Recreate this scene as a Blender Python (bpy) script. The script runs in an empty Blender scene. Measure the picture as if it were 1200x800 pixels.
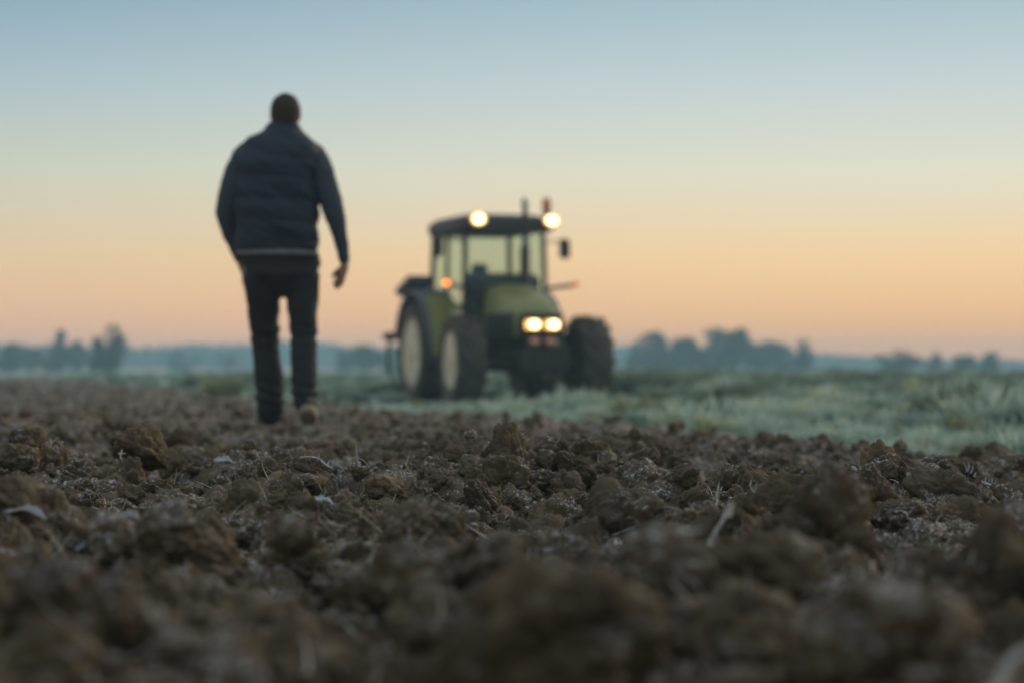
import bpy, bmesh, math, random
import numpy as np
from mathutils import Vector, Matrix, Euler

R = math.radians
SC = bpy.context.scene
COL = SC.collection
random.seed(7)
RNG = np.random.default_rng(11)

# ------------------------------------------------------------------ camera
CAM_Z = 0.36
FPX = 85.0 / 36.0 * 1200.0            # focal length in photo pixels
HORIZON = 432.0
cam_d = bpy.data.cameras.new("camera")
cam_d.lens = 85.0
cam_d.sensor_width = 36.0
cam_d.clip_start = 0.05
cam_d.clip_end = 5000.0
cam_d.dof.use_dof = True
cam_d.dof.focus_distance = 6.3
cam_d.dof.aperture_fstop = 2.7
cam_d.dof.aperture_blades = 9
cam = bpy.data.objects.new("camera", cam_d)
COL.objects.link(cam)
cam.location = (0, 0, CAM_Z)
cam.rotation_euler = (R(90) + math.atan((HORIZON - 400.0) / FPX), 0, 0)
SC.camera = cam

SC.view_settings.view_transform = 'Standard'
SC.view_settings.look = 'None'
SC.view_settings.exposure = 0.12
SC.view_settings.gamma = 1.0
SC.cycles.max_bounces = 8
SC.cycles.volume_bounces = 2
SC.cycles.transparent_max_bounces = 16
SC.cycles.use_denoising = True
try:
    SC.cycles.denoiser = 'OPENIMAGEDENOISE'
except Exception:
    pass


def s2l(c):
    out = []
    for v in c:
        v = v / 255.0
        out.append(v / 12.92 if v <= 0.04045 else ((v + 0.055) / 1.055) ** 2.4)
    return (out[0], out[1], out[2], 1.0)


# ------------------------------------------------------------------ world: dawn sky
world = bpy.data.worlds.new("World")
SC.world = world
world.use_nodes = True
nt = world.node_tree
nt.nodes.clear()
wo = nt.nodes.new("ShaderNodeOutputWorld")
bg = nt.nodes.new("ShaderNodeBackground")
tc = nt.nodes.new("ShaderNodeTexCoord")
sep = nt.nodes.new("ShaderNodeSeparateXYZ")
nt.links.new(tc.outputs["Generated"], sep.inputs[0])


def ramp(nt, stops, src):
    r = nt.nodes.new("ShaderNodeValToRGB")
    cr = r.color_ramp
    cr.interpolation = 'LINEAR'
    while len(cr.elements) > 1:
        cr.elements.remove(cr.elements[-1])
    cr.elements[0].position = stops[0][0]
    cr.elements[0].color = stops[0][1]
    for p, c in stops[1:]:
        e = cr.elements.new(p)
        e.color = c
    nt.links.new(src, r.inputs[0])
    return r


# elevation as sqrt(z) so that the low sky gets enough room on the ramp
zc = nt.nodes.new("ShaderNodeMath"); zc.operation = 'MAXIMUM'; zc.inputs[1].default_value = 0.0
nt.links.new(sep.outputs[2], zc.inputs[0])
zs = nt.nodes.new("ShaderNodeMath"); zs.operation = 'SQRT'
nt.links.new(zc.outputs[0], zs.inputs[0])
Q = math.sqrt
cool = [(0.0, (250, 170, 138)), (Q(.006), (250, 177, 139)), (Q(.0183), (242, 185, 144)), (Q(.0466), (224, 196, 157)),
        (Q(.0815), (194, 199, 181)), (Q(.116), (163, 184, 192)), (Q(.151), (132, 162, 180)), (Q(.25), (138, 164, 180)),
        (Q(.5), (160, 174, 184)), (1.0, (174, 181, 188))]
warm = [(0.0, (255, 160, 98)), (Q(.006), (255, 171, 104)), (Q(.0183), (255, 188, 120)), (Q(.0466), (250, 210, 155)),
        (Q(.0815), (224, 221, 199)), (Q(.116), (197, 208, 208)), (Q(.151), (166, 190, 198)), (Q(.25), (154, 176, 186)),
        (Q(.5), (164, 177, 186)), (1.0, (174, 181, 188))]
rc = ramp(nt, [(p, s2l(c)) for p, c in cool], zs.outputs[0])
rw = ramp(nt, [(p, s2l(c)) for p, c in warm], zs.outputs[0])
# glow side: azimuth of the coming sun, right of the frame
SUN_AZ = R(26.0)                      # clockwise from +Y
dotn = nt.nodes.new("ShaderNodeVectorMath"); dotn.operation = 'DOT_PRODUCT'
nt.links.new(tc.outputs["Generated"], dotn.inputs[0])
dotn.inputs[1].default_value = (math.sin(SUN_AZ), math.cos(SUN_AZ), 0)
mr = nt.nodes.new("ShaderNodeMapRange")
mr.interpolation_type = 'SMOOTHSTEP'
mr.inputs["From Min"].default_value = 0.70
mr.inputs["From Max"].default_value = 0.99
nt.links.new(dotn.outputs["Value"], mr.inputs["Value"])
mx = nt.nodes.new("ShaderNodeMix"); mx.data_type = 'RGBA'
nt.links.new(mr.outputs[0], mx.inputs["Factor"])
nt.links.new(rc.outputs[0], mx.inputs["A"])
nt.links.new(rw.outputs[0], mx.inputs["B"])
nt.links.new(mx.outputs["Result"], bg.inputs["Color"])
bg.inputs["Strength"].default_value = 1.0
nt.links.new(bg.outputs[0], wo.inputs["Surface"])

sun_d = bpy.data.lights.new("dawn_sun", 'SUN')
sun_d.energy = 1.5
sun_d.angle = R(24)
sun_d.color = (1.0, 0.82, 0.58)
sun = bpy.data.objects.new("dawn_sun", sun_d)
COL.objects.link(sun)
_el = R(17)
_d = Vector((math.sin(R(48)) * math.cos(_el), math.cos(R(48)) * math.cos(_el), math.sin(_el)))
sun.rotation_euler = _d.to_track_quat('Z', 'Y').to_euler()


# ------------------------------------------------------------------ numpy noise
def _hash(ix, iy, iz, seed):
    h = (ix.astype(np.int64) * 374761393 + iy.astype(np.int64) * 668265263 + iz.astype(np.int64) * 2147483647 + seed * 1274126177) & 0xFFFFFFFF
    h = ((h ^ (h >> 13)) * 1274126177) & 0xFFFFFFFF
    h = ((h ^ (h >> 15)) * 2246822519) & 0xFFFFFFFF
    return ((h ^ (h >> 16)) & 0xFFFFFF).astype(np.float32) / np.float32(0xFFFFFF)


def vnoise(x, y, seed=0):
    xi = np.floor(x); yi = np.floor(y)
    fx = x - xi; fy = y - yi
    u = fx * fx * fx * (fx * (fx * 6 - 15) + 10); v = fy * fy * fy * (fy * (fy * 6 - 15) + 10)
    z = np.zeros_like(xi)
    a = _hash(xi, yi, z, seed); b = _hash(xi + 1, yi, z, seed)
    c = _hash(xi, yi + 1, z, seed); d = _hash(xi + 1, yi + 1, z, seed)
    return (a + (b - a) * u) * (1 - v) + (c + (d - c) * u) * v


def fbm(x, y, oct=4, seed=0, gain=0.5):
    s = 0.0; a = 1.0; t = 0.0
    for o in range(oct):
        s = s + a * (vnoise(x * 2 ** o + 17.3 * o, y * 2 ** o - 9.1 * o, seed + o) * 2 - 1)
        t += a; a *= gain
    return s / t


def vnoise3(p, seed=0):
    pi = np.floor(p); f = p - pi
    u = f * f * (3 - 2 * f)
    out = 0.0
    for dx in (0, 1):
        wx = u[:, 0] if dx else 1 - u[:, 0]
        for dy in (0, 1):
            wy = u[:, 1] if dy else 1 - u[:, 1]
            for dz in (0, 1):
                wz = u[:, 2] if dz else 1 - u[:, 2]
                out = out + wx * wy * wz * _hash(pi[:, 0] + dx, pi[:, 1] + dy, pi[:, 2] + dz, seed)
    return out


def fbm3(p, oct=4, seed=0, gain=0.5):
    s = 0.0; a = 1.0; t = 0.0
    for o in range(oct):
        s = s + a * (vnoise3(p * 2 ** o + 13.7 * o, seed + o) * 2 - 1)
        t += a; a *= gain
    return s / t


def grains(p, seed):
    """packed crumbs: domes round random points in space"""
    pi = np.floor(p); best = np.full(len(p), 9.0)
    for dx in (-1, 0, 1):
        for dy in (-1, 0, 1):
            for dz in (-1, 0, 1):
                c = pi + np.array([dx, dy, dz])
                j = np.stack([_hash(c[:, 0], c[:, 1], c[:, 2], seed + 7 * k) for k in range(3)], 1)
                q = ((p - c - j) ** 2).sum(1) * (0.8 + 0.9 * _hash(c[:, 0], c[:, 1], c[:, 2], seed + 50))
                best = np.minimum(best, q)
    return 1 - np.minimum(best, 1.0)


def lumps(x, y, cell, seed, fill=0.75):
    """Heaped clods: each cell may hold one tilted lump; returns height in units of the cell size."""
    X = x / cell; Y = y / cell
    xi = np.floor(X); yi = np.floor(Y)
    best = np.zeros_like(X)
    z = np.zeros_like(xi)
    for dx in (-1, 0, 1):
        for dy in (-1, 0, 1):
            cx = xi + dx; cy = yi + dy
            jx = _hash(cx, cy, z, seed); jy = _hash(cx, cy, z + 1, seed)
            k = _hash(cx, cy, z + 2, seed); tl = _hash(cx, cy, z + 3, seed)
            t2 = _hash(cx, cy, z + 4, seed)
            ddx = X - (cx + jx); ddy = Y - (cy + jy)
            r = 0.35 + 0.4 * k
            q = 1 - (ddx * ddx + ddy * ddy) / (r * r)
            h = np.where(q > 0, np.sqrt(np.maximum(q, 0)) * r * (0.75 + 0.5 * t2) + (tl - 0.5) * ddx * 0.9 + (t2 - 0.5) * ddy * 0.9, 0)
            h = np.where(t2 * 0.7 + tl * 0.3 < fill, h, 0)
            best = np.maximum(best, h)
    return best


def edge_x(Y):
    """Where the ploughed soil ends and the frosty crop begins."""
    return 2.25 - 0.222 * (Y - 9.65)


def H(x, y):
    """Ploughed soil surface height."""
    x = np.asarray(x, dtype=np.float32); y = np.asarray(y, dtype=np.float32)
    wx = x + 0.05 * fbm(x * 6, y * 6, 3, 5); wy = y + 0.05 * fbm(x * 6 + 40, y * 6, 3, 6)
    base = 0.045 * fbm(x * 0.55, y * 0.55, 3, 21)
    # plough furrows running with the field edge
    t = (x + 0.222 * y)
    base = base + 0.026 * np.sin(t * 2 * math.pi / 0.62 + 2.2 * fbm(x * 0.8, y * 0.8, 2, 31)) * (0.5 + 0.5 * vnoise(x * 0.7, y * 0.7, 33))
    c1 = lumps(wx, wy, 0.34, 101, 0.46) * 0.34 * 0.46
    c2 = lumps(wx, wy, 0.16, 102, 0.58) * 0.16 * 0.66
    c3 = lumps(wx, wy, 0.07, 103, 0.80) * 0.07 * 0.75
    far = 1 - 0.45 * np.clip((y - 7.5) / 4, 0, 1)
    c1 = c1 * far; c2 = c2 * far
    c4 = lumps(wx, wy, 0.030, 104, 0.85) * 0.030 * 0.9
    c1 = c1 * (1 + 0.10 * np.clip((5.5 - y) / 2.5, 0, 1))
    h = base + np.maximum(c1 * 1.15, c2 * 1.1) + 0.75 * c3 + 0.6 * c4
    h = h + 0.020 * fbm(x * 18, y * 18, 5, 41, 0.65)
    h = h - 0.085
    # a little higher where the man walks, quieter right under the lens
    h = h + 0.035 * np.exp(-((y - 14) / 5.0) ** 2)
    near = np.clip((y - 0.9) / 1.4, 0, 1)
    h = h * (0.45 + 0.55 * near) - 0.05 * (1 - near)
    # trodden dip in front of the walking man
    h = h - 0.045 * np.exp(-((y - 13.0) / 1.6) ** 2 - ((x + 1.20) / 0.38) ** 2)
    # fall away under the crop beyond the edge
    ex = edge_x(y) + 0.22 * fbm(x * 1.5, y * 1.5, 3, 51)
    k = np.clip((x - ex) / 0.35, 0, 1); k = k * k * (3 - 2 * k)
    h = h * (1 - k) - 0.30 * k
    h = h - 0.045 * np.clip((y - 8) / 3, 0, 1) * np.clip(1 - (ex - x) / 1.6, 0, 1)
    # slow sinking of the far field
    h = h - 0.05 * np.clip((y - 16) / 30, 0, 1)
    return h


def Hs(x, y):
    return float(H(np.array([x]), np.array([y]))[0])


# ------------------------------------------------------------------ materials
def mat(name, color, rough=0.8, metal=0.0, vary=0.12, vscale=6.0, bump=0.0, bscale=60.0, spec=0.5, dirt=0.0):
    m = bpy.data.materials.new(name); m.use_nodes = True
    n = m.node_tree.nodes; l = m.node_tree.links
    b = n["Principled BSDF"]
    b.inputs["Roughness"].default_value = rough
    b.inputs["Metallic"].default_value = metal
    b.inputs["Specular IOR Level"].default_value = spec
    tcn = n.new("ShaderNodeTexCoord")
    no = n.new("ShaderNodeTexNoise"); no.inputs["Scale"].default_value = vscale; no.inputs["Detail"].default_value = 5
    l.new(tcn.outputs["Object"], no.inputs["Vector"])
    mxn = n.new("ShaderNodeMix"); mxn.data_type = 'RGBA'
    c = color
    mxn.inputs["A"].default_value = (c[0] * (1 - vary), c[1] * (1 - vary), c[2] * (1 - vary), 1)
    mxn.inputs["B"].default_value = (min(1, c[0] * (1 + vary)), min(1, c[1] * (1 + vary)), min(1, c[2] * (1 + vary)), 1)
    l.new(no.outputs["Fac"], mxn.inputs["Factor"])
    l.new(mxn.outputs["Result"], b.inputs["Base Color"])
    if dirt:
        nd = n.new("ShaderNodeTexNoise"); nd.inputs["Scale"].default_value = 3.5; nd.inputs["Detail"].default_value = 8
        nd.inputs["Roughness"].default_value = 0.7
        l.new(tcn.outputs["Object"], nd.inputs["Vector"])
        rd = n.new("ShaderNodeMapRange"); rd.inputs["From Min"].default_value = 0.45; rd.inputs["From Max"].default_value = 0.62
        rd.inputs["To Max"].default_value = dirt
        l.new(nd.outputs["Fac"], rd.inputs["Value"])
        md_ = n.new("ShaderNodeMix"); md_.data_type = 'RGBA'
        l.new(rd.outputs[0], md_.inputs["Factor"]); l.new(mxn.outputs["Result"], md_.inputs["A"])
        md_.inputs["B"].default_value = (0.15, 0.115, 0.08, 1)
        l.new(md_.outputs["Result"], b.inputs["Base Color"])
    if bump:
        nb = n.new("ShaderNodeTexNoise"); nb.inputs["Scale"].default_value = bscale; nb.inputs["Detail"].default_value = 6
        l.new(tcn.outputs["Object"], nb.inputs["Vector"])
        bp = n.new("ShaderNodeBump"); bp.inputs["Strength"].default_value = bump; bp.inputs["Distance"].default_value = 0.02
        l.new(nb.outputs["Fac"], bp.inputs["Height"]); l.new(bp.outputs[0], b.inputs["Normal"])
    return m


def emit(name, color, strength):
    m = bpy.data.materials.new(name); m.use_nodes = True
    b = m.node_tree.nodes["Principled BSDF"]
    b.inputs["Base Color"].default_value = (*color, 1)
    b.inputs["Emission Color"].default_value = (*color, 1)
    b.inputs["Emission Strength"].default_value = strength
    return m


def soil_material():
    m = bpy.data.materials.new("ploughed_soil"); m.use_nodes = True
    n = m.node_tree.nodes; l = m.node_tree.links
    b = n["Principled BSDF"]; b.inputs["Roughness"].default_value = 0.95
    b.inputs["Specular IOR Level"].default_value = 0.25
    g = n.new("ShaderNodeNewGeometry")

    def noise(sc, det=5, rough=0.55):
        x = n.new("ShaderNodeTexNoise"); x.inputs["Scale"].default_value = sc
        x.inputs["Detail"].default_value = det; x.inputs["Roughness"].default_value = rough
        l.new(g.outputs["Position"], x.inputs["Vector"])
        return x

    r1 = n.new("ShaderNodeValToRGB")
    cr = r1.color_ramp
    cr.elements[0].position = 0.30; cr.elements[0].color = (0.035, 0.024, 0.014, 1)
    cr.elements[1].position = 0.72; cr.elements[1].color = (0.37, 0.270, 0.150, 1)
    e = cr.elements.new(0.52); e.color = (0.150, 0.106, 0.058, 1)
    n1 = noise(9.0, 9, 0.72)
    l.new(n1.outputs["Fac"], r1.inputs[0])
    # larger patches: greyer, damper soil
    n2 = noise(0.9, 3)
    mg = n.new("ShaderNodeMix"); mg.data_type = 'RGBA'
    mp = n.new("ShaderNodeMapRange"); mp.inputs["From Min"].default_value = 0.42; mp.inputs["From Max"].default_value = 0.62
    mp.inputs["To Max"].default_value = 0.65
    l.new(n2.outputs["Fac"], mp.inputs["Value"]); l.new(mp.outputs[0], mg.inputs["Factor"])
    l.new(r1.outputs[0], mg.inputs["A"]); mg.inputs["B"].default_value = (0.125, 0.094, 0.060, 1)
    # frost settled on upward facing, fine-grained spots
    sx = n.new("ShaderNodeSeparateXYZ"); l.new(g.outputs["Normal"], sx.inputs[0])
    up = n.new("ShaderNodeMapRange"); up.inputs["From Min"].default_value = 0.15; up.inputs["From Max"].default_value = 0.95
    l.new(sx.outputs[2], up.inputs["Value"])
    nf = noise(5.5, 4); nff = noise(90.0, 5, 0.75)
    f1 = n.new("ShaderNodeMapRange"); f1.inputs["From Min"].default_value = 0.46; f1.inputs["From Max"].default_value = 0.57
    l.new(nf.outputs["Fac"], f1.inputs["Value"])
    f2 = n.new("ShaderNodeMapRange"); f2.inputs["From Min"].default_value = 0.51; f2.inputs["From Max"].default_value = 0.60
    l.new(nff.outputs["Fac"], f2.inputs["Value"])
    m1 = n.new("ShaderNodeMath"); m1.operation = 'MULTIPLY'; l.new(up.outputs[0], m1.inputs[0]); l.new(f1.outputs[0], m1.inputs[1])
    m2 = n.new("ShaderNodeMath"); m2.operation = 'MULTIPLY'; l.new(m1.outputs[0], m2.inputs[0]); l.new(f2.outputs[0], m2.inputs[1])
    # thin overall rime so the far soil reads a bit greyer on top
    m3 = n.new("ShaderNodeMath"); m3.operation = 'MULTIPLY_ADD'
    l.new(up.outputs[0], m3.inputs[0]); m3.inputs[1].default_value = 0.03; l.new(m2.outputs[0], m3.inputs[2]); m3.use_clamp = True
    mf = n.new("ShaderNodeMix"); mf.data_type = 'RGBA'
    l.new(m3.outputs[0], mf.inputs["Factor"]); l.new(mg.outputs["Result"], mf.inputs["A"])
    mf.inputs["B"].default_value = (0.62, 0.62, 0.64, 1)
    l.new(mf.outputs["Result"], b.inputs["Base Color"])
    nb1 = noise(45, 8, 0.7); nb2 = noise(260, 4, 0.6)
    b1 = n.new("ShaderNodeBump"); b1.inputs["Strength"].default_value = 0.8; b1.inputs["Distance"].default_value = 0.02
    b2 = n.new("ShaderNodeBump"); b2.inputs["Strength"].default_value = 0.7; b2.inputs["Distance"].default_value = 0.003
    l.new(nb1.outputs["Fac"], b1.inputs["Height"]); l.new(nb2.outputs["Fac"], b2.inputs["Height"])
    l.new(b1.outputs[0], b2.inputs["Normal"]); l.new(b2.outputs[0], b.inputs["Normal"])
    return m


def leaf_material(name, stops, scale, frost=0.4, transl=0.25, fine=12.0):
    m = bpy.data.materials.new(name); m.use_nodes = True
    n = m.node_tree.nodes; l = m.node_tree.links
    b = n["Principled BSDF"]; b.inputs["Roughness"].default_value = 0.75
    g = n.new("ShaderNodeNewGeometry")
    no = n.new("ShaderNodeTexNoise"); no.inputs["Scale"].default_value = scale; no.inputs["Detail"].default_value = 4
    l.new(g.outputs["Position"], no.inputs["Vector"])
    r = n.new("ShaderNodeValToRGB"); cr = r.color_ramp
    cr.elements[0].position = stops[0][0]; cr.elements[0].color = (*stops[0][1], 1)
    cr.elements[1].position = stops[-1][0]; cr.elements[1].color = (*stops[-1][1], 1)
    for p, c in stops[1:-1]:
        e = cr.elements.new(p); e.color = (*c, 1)
    l.new(no.outputs["Fac"], r.inputs[0])
    n2 = n.new("ShaderNodeTexNoise"); n2.inputs["Scale"].default_value = fine; n2.inputs["Detail"].default_value = 4
    l.new(g.outputs["Position"], n2.inputs["Vector"])
    mp = n.new("ShaderNodeMapRange"); mp.inputs["From Min"].default_value = 0.42; mp.inputs["From Max"].default_value = 0.68
    mp.inputs["To Max"].default_value = frost
    l.new(n2.outputs["Fac"], mp.inputs["Value"])
    mf = n.new("ShaderNodeMix"); mf.data_type = 'RGBA'
    l.new(mp.outputs[0], mf.inputs["Factor"]); l.new(r.outputs[0], mf.inputs["A"])
    mf.inputs["B"].default_value = (0.62, 0.72, 0.68, 1)
    l.new(mf.outputs["Result"], b.inputs["Base Color"])
    tr = n.new("ShaderNodeBsdfTranslucent"); l.new(mf.outputs["Result"], tr.inputs[0])
    ms = n.new("ShaderNodeMixShader"); ms.inputs[0].default_value = transl
    out = n["Material Output"]
    l.new(b.outputs[0], ms.inputs[1]); l.new(tr.outputs[0], ms.inputs[2]); l.new(ms.outputs[0], out.inputs["Surface"])
    return m


M = {}
M['soil'] = soil_material()
M['straw'] = mat("frosted_straw", (0.54, 0.52, 0.47), 0.8, vary=0.3, vscale=30, bump=0.4, bscale=300)
M['frost_leaf'] = mat("rimed_dry_leaf", (0.44, 0.45, 0.46), 0.8, vary=0.25, vscale=40, bump=0.5, bscale=200)
M['crop'] = leaf_material("frosty_crop_leaves", [(0.34, (0.08, 0.15, 0.08)), (0.45, (0.22, 0.32, 0.24)), (0.53, (0.46, 0.58, 0.50)), (0.66, (0.46, 0.48, 0.22))], 1.6, 0.68, 0.40)
M['bush'] = leaf_material("dark_bushy_leaves", [(0.30, (0.05, 0.09, 0.05)), (0.50, (0.12, 0.18, 0.11)), (0.70, (0.22, 0.28, 0.18))], 3.0, 0.5, 0.4)
M['yellow'] = leaf_material("yellowing_leaves", [(0.30, (0.16, 0.20, 0.08)), (0.50, (0.26, 0.28, 0.12)), (0.70, (0.36, 0.36, 0.2))], 3.0, 0.35)
M['tree_leaf'] = leaf_material("far_tree_leaves", [(0.3, (0.02, 0.035, 0.028)), (0.5, (0.04, 0.06, 0.04)), (0.7, (0.075, 0.09, 0.05))], 0.5, 0.0, 0.15)
M['bark'] = mat("bark", (0.07, 0.055, 0.045), 0.9, vary=0.3, bump=0.5)
M['green_paint'] = mat("green_yellow_paint", (0.25, 0.27, 0.085), 0.30, vary=0.22, vscale=5, bump=0.03, bscale=25, dirt=0.45)
M['cream_paint'] = mat("cream_rim_paint", (0.75, 0.64, 0.44), 0.6, vary=0.25, vscale=9, dirt=0.5)
M['rubber'] = mat("muddy_tyre_rubber", (0.060, 0.054, 0.048), 0.85, vary=0.5, vscale=5, bump=0.3, dirt=0.6)
M['black_metal'] = mat("black_metal", (0.03, 0.03, 0.032), 0.55, vary=0.3, vscale=8)
M['cast'] = mat("dirty_dark_cast_iron", (0.045, 0.043, 0.04), 0.8, vary=0.4, vscale=7, bump=0.2)
M['grey_metal'] = mat("worn_grey_metal", (0.22, 0.21, 0.2), 0.45, 0.6, vary=0.3)
M['fender_top'] = mat("grey_dusty_plastic", (0.07, 0.08, 0.095), 0.45, vary=0.25)
M['seat'] = mat("blue_seat_fabric", (0.07, 0.11, 0.16), 0.85)
M['lamp_on'] = emit("lit_white_lamp", (1.0, 0.76, 0.38), 6.0)
M['lamp_warm'] = emit("glowing_yellow_fringe", (1.0, 0.55, 0.12), 1.6)  # emissive surface, adds the yellow fringe of glow round the bright lens
M['lamp_low'] = emit("dim_reddish_lamp", (0.70, 0.35, 0.25), 0.08)
M['amber_on'] = emit("lit_amber_lamp", (1.0, 0.27, 0.03), 2.4)
M['amber'] = emit("amber_plastic", (0.75, 0.20, 0.05), 0.35)
M['beacon'] = mat("orange_beacon_plastic", (0.62, 0.13, 0.03), 0.35, vary=0.1)
gl = bpy.data.materials.new("tinted_cab_glass"); gl.use_nodes = True
_n = gl.node_tree.nodes; _l = gl.node_tree.links
_b = _n["Principled BSDF"]; _b.inputs["Base Color"].default_value = (0.5, 0.62, 0.55, 1); _b.inputs["Roughness"].default_value = 0.08
_t = _n.new("ShaderNodeBsdfTransparent"); _t.inputs[0].default_value = (0.885, 0.955, 0.940, 1)
_m = _n.new("ShaderNodeMixShader"); _m.inputs[0].default_value = 0.05
_l.new(_t.outputs[0], _m.inputs[1]); _l.new(_b.outputs[0], _m.inputs[2]); _l.new(_m.outputs[0], _n["Material Output"].inputs["Surface"])
M['glass'] = gl
M['vest'] = mat("navy_quilted_nylon", (0.013, 0.027, 0.045), 0.7, vary=0.3, vscale=9, bump=0.25, bscale=40)
M['sweater'] = mat("slate_blue_knit", (0.048, 0.070, 0.094), 0.95, vary=0.2, vscale=14, bump=0.5, bscale=140)
M['hem'] = mat("pale_grey_knit_hem", (0.22, 0.23, 0.25), 0.95, vary=0.5, vscale=30)
M['trousers'] = mat("charcoal_work_cloth", (0.019, 0.020, 0.022), 0.9, vary=0.3, vscale=7, bump=0.4, bscale=35)
M['skin'] = mat("skin", (0.36, 0.19, 0.135), 0.6, vary=0.08)
M['hair'] = mat("short_brown_hair", (0.045, 0.032, 0.026), 0.9, vary=0.4, vscale=60, bump=0.6, bscale=220)
M['boot'] = mat("dark_leather_boot", (0.028, 0.026, 0.024), 0.6, vary=0.3, bump=0.3)
M['sole'] = mat("pale_muddy_sole", (0.32, 0.27, 0.19), 0.9, vary=0.3)
M['tan_boot'] = mat('muddy_tan_leather', (0.13, 0.105, 0.075), 0.8, vary=0.4, bump=0.3)
M['eye'] = mat("eye_white", (0.7, 0.68, 0.64), 0.3)


# ------------------------------------------------------------------ mesh helpers
def link(o, parent=None):
    COL.objects.link(o)
    if parent is not None:
        o.parent = parent
    return o


def from_np(name, verts, faces, material, parent=None, smooth=False):
    verts = np.asarray(verts, dtype=np.float32); faces = np.asarray(faces, dtype=np.int32)
    me = bpy.data.meshes.new(name)
    me.vertices.add(len(verts)); me.vertices.foreach_set("co", verts.ravel())
    k = faces.shape[1]
    me.loops.add(faces.size); me.loops.foreach_set("vertex_index", faces.ravel())
    me.polygons.add(len(faces))
    me.polygons.foreach_set("loop_start", np.arange(0, faces.size, k, dtype=np.int32))
    me.polygons.foreach_set("loop_total", np.full(len(faces), k, dtype=np.int32))
    me.polygons.foreach_set("use_smooth", np.full(len(faces), smooth, dtype=bool))
    me.update(calc_edges=True)
    me.validate()
    me.materials.append(material)
    return link(bpy.data.objects.new(name, me), parent)


def tag(o, label=None, cat=None, group=None, kind=None):
    if label: o["label"] = label
    if cat: o["category"] = cat
    if group: o["group"] = group
    if kind: o["kind"] = kind
    return o


def empty(name, loc, rz=0.0, parent=None):
    o = bpy.data.objects.new(name, None); link(o, parent)
    o.location = loc; o.rotation_euler = (0, 0, rz)
    o.empty_display_size = 0.2
    return o


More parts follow.
